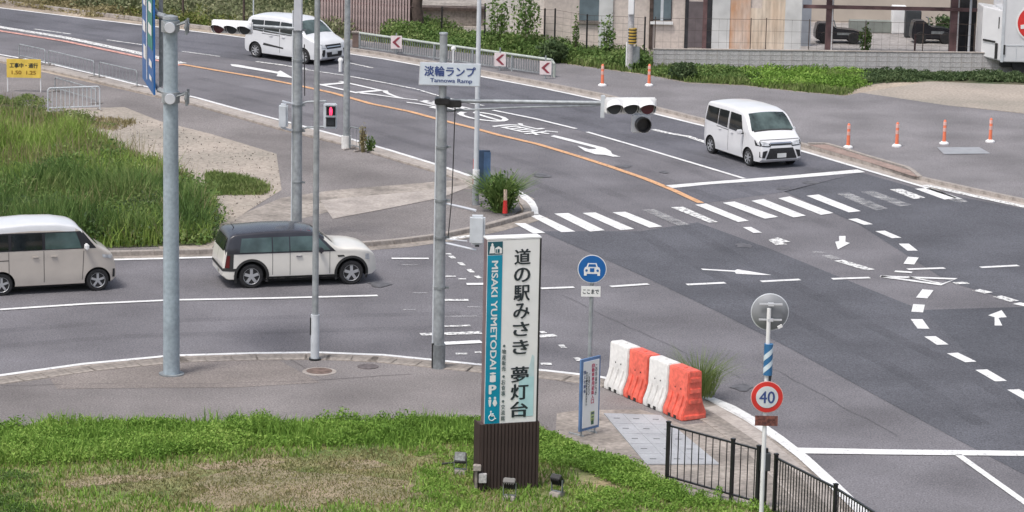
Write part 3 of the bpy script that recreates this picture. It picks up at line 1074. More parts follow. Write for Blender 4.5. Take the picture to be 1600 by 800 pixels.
ALLOY = mat('alloy_rim', (.55, .56, .58), rough=.3, metal=.6, var=.1)
CARW = mat('white_car_paint', (.70, .70, .715), rough=.28, var=.03, coat=.5)
CARPEARL = mat('pearl_white_car_paint', (.66, .67, .69), rough=.28, var=.03, coat=.5)
CARCREAM = mat('cream_car_paint', (.70, .675, .625), rough=.28, var=.03, coat=.5)
CARBEIGE = mat('beige_car_paint', (.50, .455, .41), rough=.3, var=.04, coat=.5)
CARBLACK = mat('dark_roof_paint', (.03, .03, .038), rough=.22, var=.1, coat=.35)
CARDARK = mat('black_car_paint', (.02, .02, .025), rough=.3, var=.1)
GRILLE = mat('black_grille', (.022, .022, .025), rough=.5, var=.4, scale=30)
SCREEN_R = mat('windscreen_glass', (.075, .105, .10), rough=.06, var=.5, scale=2.2, spec=.7)
LICENCE = mat('licence_plate', (.66, .67, .66), rough=.4, var=.1)

def V4(a, b, c, d):
    return [a, b, c, d]

# --- white compact minivan waiting at the stop line (tall boxy, front three quarters)
S = dict(name='minivan', L=3.70, W=1.67, H=1.735, ro=.52, fo=.70, r=.29, belt=1.02, paint=CARW, crown=.04, tumble=.13,
         top=[(0, .6), (.015, 1.0), (.06, 1.35), (.13, 1.64), (.25, 1.70), (1.2, 1.735), (2.1, 1.72), (2.55, 1.64), (2.75, 1.53), (3.12, 1.10), (3.3, 1.02), (3.52, .93), (3.64, .80), (3.69, .66), (3.70, .5)],
         spokes=7, spoke_w=.14, handles=((1.15, .93), (1.95, .93)), mirror=(2.68, 1.03),
         panels=[('side_window', 'S', [[(.16, 1.10), (.98, 1.06), (.98, 1.56), (.22, 1.56)]], GLASS, .008, None),
                 ('side_window', 'S', [[(1.01, 1.06), (1.64, 1.03), (1.64, 1.57), (1.01, 1.56)]], GLASS, .008, None),
                 ('side_window', 'S', [[(1.74, 1.03), (2.70, 1.00), (2.42, 1.56), (1.74, 1.57)]], GLASS, .008, None),
                 ('windscreen', 'T', [[(2.60, -.63), (3.10, -.76), (3.10, .76), (2.60, .63)]], SCREEN_R, .008, None),
                 ('rear_window', 'B', [[(-.6, 1.1), (.6, 1.1), (.56, 1.5), (-.56, 1.5)]], GLASS, .008, None),
                 ('headlight_bezel', 'F', [[(-.79, .735), (-.38, .70), (-.38, .80), (-.80, .90)]], GRILLE, .009, None),
                 ('headlight_bezel', 'F', [[(.38, .70), (.79, .735), (.80, .90), (.38, .80)]], GRILLE, .009, None),
                 ('bonnet_shut_line', 'F', [[(-.70, .905), (.70, .905), (.70, .92), (-.70, .92)]], SEAM, .006, None),
                 ('wiper_cowl', 'T', [[(3.10, -.70), (3.14, -.70), (3.14, .70), (3.10, .70)]], SEAM, .008, None),
                 ('headlight', 'F', [[(-.74, .76), (-.42, .73), (-.44, .81), (-.76, .87)]], LAMPGLASS, .013, None),
                 ('headlight', 'F', [[(.40, .73), (.74, .76), (.76, .88), (.42, .84)]], LAMPGLASS, .012, None),
                 ('upper_grille', 'F', [[(-.39, .745), (.39, .745), (.36, .79), (-.36, .79)]], GRILLE, .01, None),
                 ('chrome_bar', 'F', [[(-.40, .80), (.40, .80), (.38, .835), (-.38, .835)]], CHROME, .014, None),
                 ('lower_grille', 'F', [[(-.56, .32), (.56, .32), (.42, .66), (-.42, .66)]], GRILLE, .01, None),
                 ('fog_lamp_bay', 'F', [[(-.74, .38), (-.60, .36), (-.50, .60), (-.74, .56)]], GRILLE, .01, None),
                 ('fog_lamp_bay', 'F', [[(.60, .36), (.74, .38), (.74, .56), (.50, .60)]], GRILLE, .01, None),
                 ('front_plate', 'F', [[(-.165, .36), (.165, .36), (.165, .50), (-.165, .50)]], LICENCE, .03, None),
                 ('panel_gap', 'S', [[(1.685, .32), (1.70, .32), (1.70, 1.53), (1.685, 1.53)], [(.92, .98), (1.69, .965), (1.69, .985), (.92, 1.0)], [(2.62, .35), (2.635, .35), (2.69, .95), (2.675, .95)]], SEAM, .004, None),
                 ('tail_lamp', 'B', [[(-.78, .8), (-.62, .8), (-.62, 1.1), (-.76, 1.1)], [(.62, .8), (.78, .8), (.76, 1.1), (.62, 1.1)]], TAILRED, .01, None)])
car('white boxy minivan with a big black lower grille, just before the stop line', 'car', g(1112.5, 240), g(1171, 259.7), S)

# --- white minivan in the upper lane, part hidden by poles
S = dict(name='minivan', L=4.26, W=1.695, H=1.71, ro=.62, fo=.86, r=.305, belt=1.03, paint=CARPEARL, crown=.05, tumble=.14,
         top=[(0, .6), (.02, .95), (.10, 1.35), (.22, 1.60), (.45, 1.67), (1.5, 1.71), (2.3, 1.69), (2.75, 1.60), (3.0, 1.47), (3.48, 1.08), (3.75, 1.0), (4.05, .90), (4.2, .76), (4.25, .6), (4.26, .5)],
         spokes=8, spoke_w=.14, handles=((1.55, .95), (2.25, .95)), mirror=(2.95, 1.02),
         panels=[('side_window', 'S', [[(.26, 1.12), (1.10, 1.08), (1.10, 1.52), (.40, 1.50)]], GLASS, .008, None),
                 ('side_window', 'S', [[(1.14, 1.08), (2.00, 1.06), (2.00, 1.54), (1.14, 1.52)]], GLASS, .008, None),
                 ('side_window', 'S', [[(2.06, 1.06), (3.12, 1.04), (2.74, 1.52), (2.06, 1.54)]], GLASS, .008, None),
                 ('windscreen', 'T', [[(2.82, -.60), (3.40, -.72), (3.40, .72), (2.82, .60)]], SCREEN_R, .008, None),
                 ('rear_window', 'B', [[(-.6, 1.1), (.6, 1.1), (.56, 1.45), (-.56, 1.45)]], GLASS, .008, None),
                 ('headlight', 'F', [[(-.76, .70), (-.42, .68), (-.46, .80), (-.76, .84)]], LAMPGLASS, .012, None),
                 ('headlight', 'F', [[(.42, .68), (.76, .70), (.76, .84), (.46, .80)]], LAMPGLASS, .012, None),
                 ('upper_grille', 'F', [[(-.40, .64), (.40, .64), (.44, .80), (-.44, .80)]], GRILLE, .01, None),
                 ('chrome_bar', 'F', [[(-.38, .70), (.38, .70), (.38, .73), (-.38, .73)]], CHROME, .014, None),
                 ('lower_grille', 'F', [[(-.40, .32), (.40, .32), (.44, .52), (-.44, .52)]], GRILLE, .01, None),
                 ('fog_lamp_bay', 'F', [[(-.72, .36), (-.56, .36), (-.50, .62), (-.66, .62)]], GRILLE, .01, None),
                 ('fog_lamp_bay', 'F', [[(.56, .36), (.72, .36), (.66, .62), (.50, .62)]], GRILLE, .01, None),
                 ('front_plate', 'F', [[(-.165, .42), (.165, .42), (.165, .58), (-.165, .58)]], LICENCE, .03, None),
                 ('sill_trim', 'S', [[(1.10, .56), (2.25, .50), (2.25, .55), (1.14, .65)]], SEAM, .008, None),
                 ('panel_gap', 'S', [[(2.03, .32), (2.045, .32), (2.045, 1.5), (2.03, 1.5)], [(.98, 1.0), (2.03, .98), (2.03, 1.0), (.98, 1.02)]], SEAM, .004, None),
                 ('tail_lamp', 'B', [[(-.8, .8), (-.66, .8), (-.64, 1.2), (-.76, 1.2)], [(.66, .8), (.8, .8), (.76, 1.2), (.64, 1.2)]], TAILRED, .01, None)])
car('pearl white minivan with a dark sill trim strip in the far lane behind the poles', 'car', g(401, 90), g(476, 100.5), S)

# --- cream estate hatchback with a dark roof
S = dict(name='hatchback', alt=(CARBLACK, lambda x, z: (z > 1.2 and x < 2.6) or (x < .3 and z > .93)), L=3.96, W=1.68, H=1.44, ro=.72, fo=.70, r=.315, belt=.90, paint=CARCREAM, crown=.045, tumble=.16, zb=.22, gap=.075,
         top=[(0, .62), (.03, .88), (.10, 1.10), (.19, 1.33), (.30, 1.38), (1.2, 1.435), (1.9, 1.43), (2.35, 1.37), (2.55, 1.28), (2.88, 1.01), (3.0, .98), (3.45, .955), (3.74, .89), (3.89, .76), (3.945, .6), (3.96, .45)],
         spokes=5, spoke_w=.24, handles=((1.92, .80),), handle_mat=CHROME, mirror=(2.45, .92), mirror_mat=CARBLACK, front_round=.30, rear_round=.12,
         panels=[('black_greenhouse', 'S', [[(.10, .895), (2.86, .895), (2.42, 1.33), (.24, 1.33)]], CARBLACK, .005, None),
                 ('side_window', 'S', [[(.42, .93), (1.23, .93), (1.23, 1.29), (.48, 1.28)]], GLASS_G, .010, None),
                 ('side_window', 'S', [[(1.26, .93), (1.67, .93), (1.67, 1.29), (1.26, 1.29)]], GLASS_G, .010, None),
                 ('side_window', 'S', [[(1.70, .93), (2.72, .93), (2.38, 1.29), (1.70, 1.29)]], GLASS_G, .010, None),
                 ('windscreen', 'T', [[(2.42, -.56), (2.80, -.66), (2.80, .66), (2.42, .56)]], GLASS, .008, None),
                 ('rear_window', 'B', [[(-.60, .95), (.60, .95), (.54, 1.26), (-.54, 1.26)]], GLASS, .010, None),
                 ('rear_bumper_trim', 'B', [[(-.82, .46), (.82, .46), (.82, .54), (-.82, .54)]], SEAM, .012, None),
                 ('rear_bumper_trim', 'S', [[(.0, .46), (.34, .46), (.34, .53), (.0, .53)]], SEAM, .010, None),
                 ('tail_lamp_surround', 'S', [[(.04, .50), (.25, .50), (.27, .90), (.10, .90)]], SEAM, .009, None),
                 ('tail_lamp', 'S', [[(.06, .55), (.16, .55), (.18, .86), (.10, .86)]], TAILRED, .014, None),
                 ('door_split', 'B', [[(-.006, .5), (.006, .5), (.006, 1.3), (-.006, 1.3)]], SEAM, .012, None),
                 ('rear_plate', 'B', [[(-.17, .30), (.17, .30), (.17, .44), (-.17, .44)]], LICENCE, .02, None),
                 ('headlight', 'S', [[(3.62, .66), (3.74, .64), (3.73, .78), (3.63, .80)]], LAMPGLASS, .012, None),
                 ('side_scuttle', 'S', [[(2.92, .74), (3.10, .75), (3.06, .79), (2.90, .79)]], SEAM, .012, None),
                 ('sill_trim', 'S', [[(1.10, .20), (2.90, .20), (2.90, .30), (1.10, .30)]], SEAM, .010, None),
                 ('panel_gap', 'S', [[(1.685, .32), (1.697, .32), (1.697, .9), (1.685, .9)], [(1.24, .34), (1.252, .34), (1.252, .9), (1.24, .9)], [(2.70, .32), (2.712, .32), (2.712, .9), (2.70, .9)]], SEAM, .004, None),
                 ('grille', 'F', [[(-.36, .42), (.36, .42), (.32, .66), (-.32, .66)]], GRILLE, .012, None)])
mini, bvh_, L_, cast_ = car('cream hatchback estate with a black roof and silver five spoke wheels on the side road', 'car', g(392, 450), g(548, 444), S)
for x in (S['ro'], L_ - S['fo']):                     # black plastic wheel arch lips, as discs of trim round each well
    for s, kd in ((-1, 'R'), (1, 'Lf')):
        a_ = MB()
        vs, nn_ = [], 26
        for i in range(nn_ + 1):
            a = math.radians(-22 + 224 * i / nn_)
            for rad in (S['r'] + .072, S['r'] + .135):
                px_, pz_ = x + rad * math.cos(a), S['r'] + rad * math.sin(a)
                h, n_ = cast_(kd, px_, max(pz_, .24))
                vs.append((px_, h.y + s * .012, pz_))
        a_.add(vs, [(2 * i, 2 * i + 1, 2 * i + 3, 2 * i + 2) for i in range(nn_)])
        obj('wheel_arch_trim', a_, SEAM, mini)
a_ = MB()
a_.cyl((.42, 0, 1.43), (.34, 0, 1.53), .012, .006)
obj('aerial', a_, SEAM, mini)

# --- beige tall kei van at the left edge
S = dict(name='kei_van', alt=(CARPEARL, lambda x, z: z > 1.56 and x < 2.5), L=3.395, W=1.475, H=1.78, ro=.42, fo=.47, r=.285, belt=1.02, paint=CARBEIGE, crown=.04, tumble=.10,
         top=[(0, .6), (.015, 1.0), (.05, 1.4), (.10, 1.66), (.25, 1.73), (1.2, 1.78), (1.9, 1.76), (2.38, 1.68), (2.53, 1.57), (2.92, 1.16), (3.05, 1.08), (3.26, .98), (3.36, .84), (3.39, .66), (3.395, .5)],
         spokes=5, spoke_w=.20, rim_mat=ALLOY, handles=((1.30, .95), (1.78, .95)), mirror=(2.60, 1.14), mirror_mat=WHITE_P, front_round=.14,
         panels=[
                 ('window_band', 'S', [[(.12, 1.12), (2.88, 1.11), (2.52, 1.55), (.14, 1.57)]], CARDARK, .005, None),
                 ('side_window', 'S', [[(.20, 1.15), (.60, 1.15), (.60, 1.53), (.20, 1.53)]], GLASS, .010, None),
                 ('side_window', 'S', [[(.68, 1.14), (1.48, 1.13), (1.48, 1.53), (.68, 1.53)]], GLASS, .010, None),
                 ('side_window', 'S', [[(1.56, 1.13), (2.50, 1.13), (2.36, 1.53), (1.56, 1.53)]], GLASS_G, .010, None),
                 ('windscreen', 'T', [[(2.46, -.56), (2.92, -.64), (2.92, .64), (2.46, .56)]], GLASS, .008, None),
                 ('headlight', 'S', [[(3.05, .86), (3.26, .82), (3.30, .90), (3.02, .94)]], LAMPGLASS, .012, None),
                 ('fog_lamp_bay', 'S', [[(3.30, .34), (3.36, .34), (3.37, .55), (3.31, .55)]], GRILLE, .012, None),
                 ('panel_gap', 'S', [[(1.515, .30), (1.528, .30), (1.528, 1.1), (1.515, 1.1)], [(.60, .40), (.612, .40), (.612, 1.1), (.60, 1.1)], [(2.50, .32), (2.513, .32), (2.56, 1.06), (2.547, 1.06)], [(.2, .88), (.60, .88), (.60, .90), (.2, .90)]], SEAM, .004, None),
                 ('rear_window', 'B', [[(-.55, 1.15), (.55, 1.15), (.52, 1.5), (-.52, 1.5)]], GLASS, .008, None),
                 ('tail_lamp', 'B', [[(-.70, .8), (-.58, .8), (-.57, 1.2), (-.68, 1.2)], [(.58, .8), (.70, .8), (.68, 1.2), (.57, 1.2)]], TAILRED, .01, None)])
car('beige tall kei van with a white roof and dark windows at the left edge', 'car', g(2, 462), g(152, 454), S)

# --- low dark machines parked in the shed
def machine(label, px, py, L, H):
    p = g(px, py, .03)
    t = thing('machine', label, 'machine', p, math.radians(2), 'low dark machines in the shed')
    b = MB(); b.prism([(0, -.4, .18), (L, -.4, .18), (L, -.4, H * .55), (L * .8, -.4, H * .68), (L * .42, -.4, H * .75), (L * .30, -.4, H), (.08, -.4, H), (0, -.4, H * .6)], (0, .8, 0))
    bo = obj('body', b, CARDARK, t, bevel=.05)
    for x in (L * .2, L * .8):
        for y in (-.36, .36):
            b = MB(); b.lathe((0, 0, 0), [(.12, -.07), (.24, -.07), (.25, 0), (.24, .07), (.12, .07)], 'Y', 20); obj('wheel', b, BLACK_R, t, smooth=True, loc=(x, y * 1.12, .25))
    b = MB(); b.tube([(L * .45, 0, H * .7), (L * .40, 0, H * 1.1), (L * .34, 0, H * 1.15)], .025); obj('handle', b, GALV_DARK, t)
    b = MB(); b.box((L * .60, -.41, H * .5), (L * .3, .02, H * .12)); obj('side_vent', b, GALV_DARK, bo)
machine('low black machine behind the left red shed column', 1272, 66, 2.0, .85)
machine('low black machine between the dark cabinet and the right shed column', 1422, 66, 1.8, .95)

# ================================================================== POLES, SIGNALS, SIGNS
def hz(foot, ty, fx=None):               # height above the foot's ground point at which the picture row ty is reached
    p = g(*foot)
    lo, hi = 0, 40
    for _ in range(40):
        m = (lo + hi) / 2
        v = Vector((p.x, p.y, m)) - Vector((0, 0, CAMH))
        y = 400 - FPX * v.dot(Uv) / v.dot(Fv)
        if y > ty:
            lo = m
        else:
            hi = m
    return lo

def pole_part(name, r0, r1, h, m, parent, z0=0, n=16):
    b = MB()
    b.cyl((0, 0, z0), (0, 0, h), r0, r1, n)
    return obj(name, b, m, parent, smooth=True)

def band(parent, z, r, m=None, h=.05):
    b = MB()
    b.cyl((0, 0, z - h / 2), (0, 0, z + h / 2), r, r, 16)
    b.box((r + .03, 0, z), (.08, .05, h))
    return obj('clamp_band', b, m or GALV_DARK, parent)

# --- tall mast with the direction sign, left
P0 = g(268, 585, ZS)
t = thing('direction_sign', 'thick blue-grey mast on the near pavement carrying a big blue sign seen edge-on', 'road sign', P0)
pole_part('pole', .185, .155, hz((268, 585), 34), POLE_BLUE, t, n=24)
zc = hz((268, 585), 155)
b = MB(); b.lathe((0, 0, hz((268, 585), 34)), [(.17, 0), (.16, .06), (.05, .09)], n=20); obj('cap', b, GALV, t, smooth=True)
b = MB(); b.cyl((0, 0, .0), (0, 0, .03), .28, .28, 24); obj('base_plate', b, GALV_DARK, t)
for z in (zc, hz((268, 585), 45)):
    b = MB()
    b.cyl((0, 0, z - .12), (0, 0, z + .12), .20, .20, 20)
    b.box((-.02, -.22, z), (.22, .1, .2))
    obj('arm_collar', b, GALV, t)
    b = MB(); b.lathe((0.02, -.27, z), [(.11, -.05), (.12, .0), (.09, .05)], 'Y', 16); obj('arm_flange', b, ALU_BACK, t, smooth=True)
    b = MB()
    for s in (-1, 1):
        b.tube([(.05, s * .12, z + .0), (.34, s * .12, z + .10), (.40, s * .12, z + .02)], .022)
        b.cyl((.36, s * .16, z - .16), (.36, s * .16, z + .16), .03)
    b.box((.34, 0, z), (.05, .42, .06))
    obj('u_bolt_bracket', b, GALV_DARK, t)
zb_ = zc + .05
zt_ = hz((268, 585), -60)
# panel runs away from the camera, nearly edge on
pn, pf = Vector((-.36, .25, 0)), Vector((-.92, 2.75, 0))
b = MB()
for z in (zc + .1, zc + 1.75):
    b.tube([(-.1, 0, z), (-.30, .35, z)], .06)
    b.tube([(-.30, .35, z), (-.82, 2.7, z)], .045)
obj('panel_arm', b, GALV, t, smooth=True)
for k, yy in enumerate((.5, 1.2)):
    b = MB()
    b.box((-.22 - yy * .1, yy, (zb_ + zt_) / 2 + .1), (.07, .09, zt_ - zb_))
    obj('panel_stiffener', b, GALV_DARK, t)
d_ = (pf - pn).normalized()
nrm = Vector((-d_.y, d_.x, 0))
b = MB()
b.prism([(pn.x, pn.y, zb_ - .05), (pf.x, pf.y, zb_ - .05), (pf.x, pf.y, zt_), (pn.x, pn.y, zt_)], nrm * .04)
pan = obj('sign_panel', b, SIGN_BLUE, t)
fc = nrm * .05
LP = (pf - pn).length
def sp(u, z, o=.0):
    q = pn + d_ * u + fc + nrm * o
    return Vector((q.x, q.y, z))
def spanel(name, u0, u1, z0, z1, m, o):
    b = MB()
    b.prism([sp(u0, z0, o), sp(u1, z0, o), sp(u1, z1, o), sp(u0, z1, o)], nrm * .003)
    return obj(name, b, m, pan)
spanel('green_field', .1, 1.15, zb_ + .9, zb_ + 2.6, SIGN_GREEN, .001)
spanel('white_rule', 1.32, 1.42, zb_ + .1, zt_ - .4, SIGN_WHITE, .004)
for (u0, z0, w, h) in ((.25, .5, .6, .14), (.3, 1.2, .7, .22), (.3, 1.7, .6, .2), (.35, 2.2, .6, .15), (1.6, .5, .5, .3), (1.65, 1.1, .6, .24), (1.6, 1.7, .5, .3), (.3, .2, .5, .1), (1.6, 2.3, .6, .2)):
    spanel('white_stroke', u0, u0 + w, zb_ + z0, zb_ + z0 + h, SIGN_WHITE, .005)

# --- vehicle signal heads
def make_signal(root, c, yaw, red=2):
    M = Matrix.Rotation(yaw, 4, 'Z')
    c = Vector(c)
    def T(p):
        return c + M @ Vector(p)
    w = .37 * 3 + .04
    b = MB()
    b.box(c, (w, .10, .36), M.to_3x3())
    h = obj('signal_housing', b, WHITE_P, root, bevel=.03)
    for i in range(3):
        x = (i - 1) * .37
        b = MB()
        b.cyl(T((x, -.05, -.035)), T((x, -.062, -.035)), .15, .15, 20)
        obj('lens', b, MAROON if i == red else DARKGREY, h)
        # hood: half tube open below, white outside, black within
        for nm, r, m_ in (('hood', .180, WHITE_P), ('hood_lining', .172, BLACK_M)):
            b = MB()
            vs, n = [], 18
            for k in range(n + 1):
                a = math.radians(-35 + 250 * k / n)
                q = max(0, math.sin(a)) ** .8
                for yy in (-.05, -.10 - .30 * q):
                    vs.append(T((x + r * math.cos(a), yy, -.035 + r * math.sin(a) - .18 * (abs(yy) - .05))))
            b.add(vs, [(2 * k, 2 * k + 1, 2 * k + 3, 2 * k + 2) for k in range(n)])
            obj(nm, b, m_, h, smooth=True)
    return h

# --- signal mast in the middle with the place-name board
F1 = (685, 575)
P1 = g(*F1, ZS)
t = thing('signal_mast', 'grey signal mast left of the tall board, with the white place-name board and three-lamp arm', 'traffic light', P1)
H1 = hz(F1, 57)
HB = hz(F1, 135)
HM = hz(F1, 157)
pole_part('pole', .125, .105, HM, GALV, t)
pole_part('upper_pole', .085, .085, H1, GALV, t, z0=HM)
b = MB(); b.cyl((0, 0, 0), (0, 0, .55), .15, .15, 16); obj('base_sleeve', b, GALV_DARK, t, smooth=True)
b = MB(); b.box((-.13, -.02, .3), (.05, .12, .55)); obj('earth_box', b, BLACK_M, t)
b = MB(); b.cyl((0, 0, H1), (0, 0, H1 + .03), .1, .09, 16); obj('cap', b, GALV, t)
b = MB(); b.cyl((-.135, 0, .5), (-.125, -.0, HM), .022, .022, 8); obj('conduit', b, LIGHT_GREY, t)
for z in (HM - .05, hz(F1, 232), hz(F1, 315), hz(F1, 372), hz(F1, 450)):
    band(t, z, .135)
sc1 = FPX / (P1.y) 
# board: centre pixel (703,116)
def rel(P, px, py, dy=0.0):
    return gy(px, py, P.y + dy) - P
a0, a1, a2, a3 = rel(P1, 654, 133, -.14), rel(P1, 750, 136, -.14), rel(P1, 752, 100, -.14), rel(P1, 656, 97, -.14)
b = MB(); b.prism([a0, a1, a2, a3], (0, .05, 0)); pb = obj('name_board', b, ALU_BACK, t, bevel=.01)
def inset(k, y):
    c = (a0 + a1 + a2 + a3) / 4
    return [Vector((c.x + (p.x - c.x) * (1 - k), p.y - y, c.z + (p.z - c.z) * (1 - k * 2.4))) for p in (a0, a1, a2, a3)]
b = MB(); b.prism(inset(.03, .008), (0, .01, 0)); obj('board_face', b, mat('board_face_white', (.60, .66, .72), rough=.4, var=.06), pb)
cb = (a0 + a1 + a2 + a3) / 4
def bt(body, cx, cz, w, h, bold, m):
    ux = (a1 - a0).normalized()
    uz = Vector((0.0, 0, 1))
    o0 = cb + ux * cx + uz * cz + Vector((0, -.015, 0))
    lettering('lettering', body, lambda u, v: o0 + ux * (u * w) + uz * (v * h), m, pb, 1, bold, fit=True)
bt('淡輪ランプ', 0, .07, 1.12, .22, .03, INK_BLUE)
bt('Tannowa Ramp', .03, -.145, .92, .115, .02, INK_BLUE)
# arm to the right
ae = rel(P1, 942, 163)
b = MB()
b.tube([(0, 0, HM - .05), (ae.x * .5, ae.y, ae.z + .02), (ae.x + .15, ae.y, ae.z + .03)], .045, 10)
b.tube([(0, 0, HM - .28), (ae.x * .5, ae.y, ae.z - .10), (ae.x, ae.y, ae.z - .02)], .022, 8)
obj('signal_arm', b, GALV, t, smooth=True)
b = MB(); b.box((.25, -.05, HM - .1), (.34, .2, .16)); b.box((.0, -.02, HM - .05), (.34, .34, .14)); obj('arm_clamp', b, BLACK_M, t, bevel=.02)
b = MB(); b.box((ae.x, ae.y, ae.z - .05), (.10, .12, .5)); obj('hanger', b, LIGHT_GREY, t, bevel=.015)
sg = rel(P1, 985, 165)
make_signal(t, sg, math.radians(8), 2)
# detector lamp box under it
q = rel(P1, 1001, 193)
b = MB(); b.box(q, (.40, .16, .40), Matrix.Rotation(math.radians(8), 3, 'Z')); db = obj('detector_box', b, ALU_BACK, t, bevel=.02)
b = MB(); b.lathe(q + Vector((.03, -.08, 0)), [(.17, 0), (.17, -.16), (.15, -.16), (.15, -.02)], Vector((-.25, 1, 0)), 20); obj('detector_hood', b, BLACK_M, db, smooth=True)
b = MB(); b.tube([q + Vector((0, 0, .18)), sg + Vector((.1, 0, -.15))], .025); obj('hanger', b, LIGHT_GREY, t)
# cable
b = MB(); b.tube([(.28, -.05, HM - .15), (.26, -.05, hz(F1, 250)), (.24, -.05, hz(F1, 310)), (.17, -.02, hz(F1, 372))], .012); obj('cable', b, SEAM, t)
# pedestrian signal seen from behind, with its brackets
q = rel(P1, 746, 359, -.15)
for yy in (317, 379):
    e_ = rel(P1, 744, yy + 12, -.1)
    s_ = rel(P1, 692, yy, 0)
    b = MB(); b.tube([s_, e_], .03); b.tube([s_ + Vector((0, 0, .09)), rel(P1, 730, yy - 2, -.1)], .015) if yy > 350 else None
    obj('bracket_arm', b, ALU_BACK, t, smooth=True)
b = MB(); b.box(q, (.34, .22, .66)); obj('pedestrian_signal_back', b, LIGHT_GREY, t, bevel=.05)
b = MB(); b.box(q + Vector((0, -.02, -.35)), (.09, .08, .05)); obj('cable_gland', b, DARKGREY, t)

# --- far signal mast behind the dark-roofed car
F2 = (464, 372)
P2 = g(*F2, .05)
t = thing('signal_mast', 'grey signal mast behind the cream hatchback, with a lit red pedestrian signal', 'traffic light', P2)
H2 = hz(F2, -40)
pole_part('pole', .135, .115, H2, GALV, t)
b = MB(); b.cyl((-.15, 0, .3), (-.14, 0, H2 - 1), .022, .022, 8); obj('conduit', b, LIGHT_GREY, t)
for yy in (165, 205, 48, 285, 95):
    band(t, hz(F2, yy), .14)
q = rel(P2, 443, 181, -.1)
b = MB(); b.box(q, (.24, .3, .66)); obj('pedestrian_signal_back', b, LIGHT_GREY, t, bevel=.05)
for yy in (158, 200):
    b = MB(); b.tube([rel(P2, 463, yy + 6), rel(P2, 441, yy, -.1)], .028); obj('bracket_arm', b, ALU_BACK, t, smooth=True)
for yy in (160, 200):
    b = MB(); b.tube([rel(P2, 466, yy + 4), rel(P2, 480, yy - 1), rel(P2, 510, yy - 2, -.1)], .028); obj('bracket_arm', b, GALV, t, smooth=True)
q = rel(P2, 516, 181, -.12)
b = MB(); b.box(q, (.36, .16, .68)); ps = obj('pedestrian_signal', b, LIGHT_GREY, t, bevel=.025)
for dz, nm in ((.155, 'red_lamp'), (-.155, 'green_lamp')):
    c = q + Vector((0.02, -.085, dz))
    b = MB(); b.box(c, (.25, .02, .25)); obj('lamp_bezel', b, BLACK_M, ps)
    b = MB(); b.box(c + Vector((0, -.06, .125)), (.27, .14, .015)); obj('lamp_hood', b, BLACK_M, ps)
    b = MB()
    if nm == 'red_lamp':                 # standing figure
        b.cyl(c + Vector((0, -.012, .075)), c + Vector((0, -.02, .075)), .03, None, 12)
        b.box(c + Vector((0, -.016, -.0)), (.085, .008, .11))
        b.box(c + Vector((-.022, -.016, -.08)), (.03, .008, .08)); b.box(c + Vector((.022, -.016, -.08)), (.03, .008, .08))
        obj('red_figure', b, RED_LAMP, ps)
    else:
        b.box(c + Vector((0, -.014, 0)), (.18, .006, .18)); obj('unlit_pane', b, DARKGREY, ps)
# arm to the left with its three lamps, seen from the front and above
ae = rel(P2, 400, 42)
b = MB(); b.tube([(0, 0, hz(F2, 46)), rel(P2, 390, 40)], .045, 10); b.tube([(0, 0, hz(F2, 58)), rel(P2, 390, 43)], .02); obj('signal_arm', b, GALV, t, smooth=True)
make_signal(t, rel(P2, 363, 42), math.radians(-12), 0)
b = MB(); b.tube([(.17, -.02, hz(F2, 70)), (.19, -.02, hz(F2, 150))], .014); obj('cable', b, SEAM, t)
q = rel(P2, 466, 22, -.05)
b = MB(); b.box(q, (.22, .2, .9)); obj('control_box', b, ALU_BACK, t, bevel=.02)

# --- thin and plain poles
def plain_pole(name, label, cat, foot, zf, ty, r0, r1, m, sleeve=None, sm=None):
    p = g(*foot, zf)
    t = thing(name, label, cat, p)
    h = hz(foot, ty)
    pole_part('pole', r0, r1, h, m, t)
    if sleeve:
        b = MB(); b.cyl((0, 0, 0), (0, 0, sleeve[0]), sleeve[1], sleeve[1], 16); obj('base_sleeve', b, sm or m, t, smooth=True)
    return t, p, h
t, p, h = plain_pole('lamp_post', 'slim grey lamp post on the near kerb, in front of the cream hatchback', 'lamp post', (492, 562), ZS, -60, .075, .06, GALV, (1.05, .098), LIGHT_GREY)
b = MB(); b.cyl((0, 0, 0), (0, 0, .04), .14, .14, 16); obj('base_plate', b, BLACK_M, t)
b = MB(); b.box((-.105, -.02, .78), (.02, .06, .4)); obj('service_door', b, SEAM, t)
t, p, h = plain_pole('lamp_post', 'grey post with a white-sleeved foot at the far edge of the pavement', 'lamp post', (541, 232), .05, -60, .11, .09, GALV, (.42, .16), WHITE_BAR)
t, p, h = plain_pole('lamp_post', 'pale grey post with a white tag beside the leafy shrub', 'lamp post', (743, 320), .05, -60, .08, .06, LIGHT_GREY)
b = MB(); b.cyl((0, 0, hz((743, 320), 279)), (0, 0, hz((743, 320), 265)), .10, .10, 14); obj('white_tag', b, WHITE_P, t)
b = MB(); b.cyl((0, 0, 0), (0, 0, .6), .1, .1, 14); obj('base_sleeve', b, GALV, t, smooth=True)
# blue and red sign boards behind it
p = g(752, 318, .05)
t = thing('notice_board', 'dark blue board on a red post behind the post with the white tag', 'notice board', p)
z0, z1 = hz((752, 318), 300), hz((752, 318), 236)
b = MB(); b.box((.0, .12, (z0 + z1) / 2), (.46, .06, z1 - z0)); obj('board', b, mat('navy_board', (.06, .10, .17), rough=.4, var=.2), t)
b = MB(); b.box((.15, .08, z1 - .5), (.2, .02, .9)); obj('board_panel', b, mat('blue_panel', (.10, .18, .32), rough=.4, var=.2), t)
b = MB(); b.box((-.23, .1, .6), (.06, .06, 1.4)); obj('red_post', b, SIGN_RED, t)

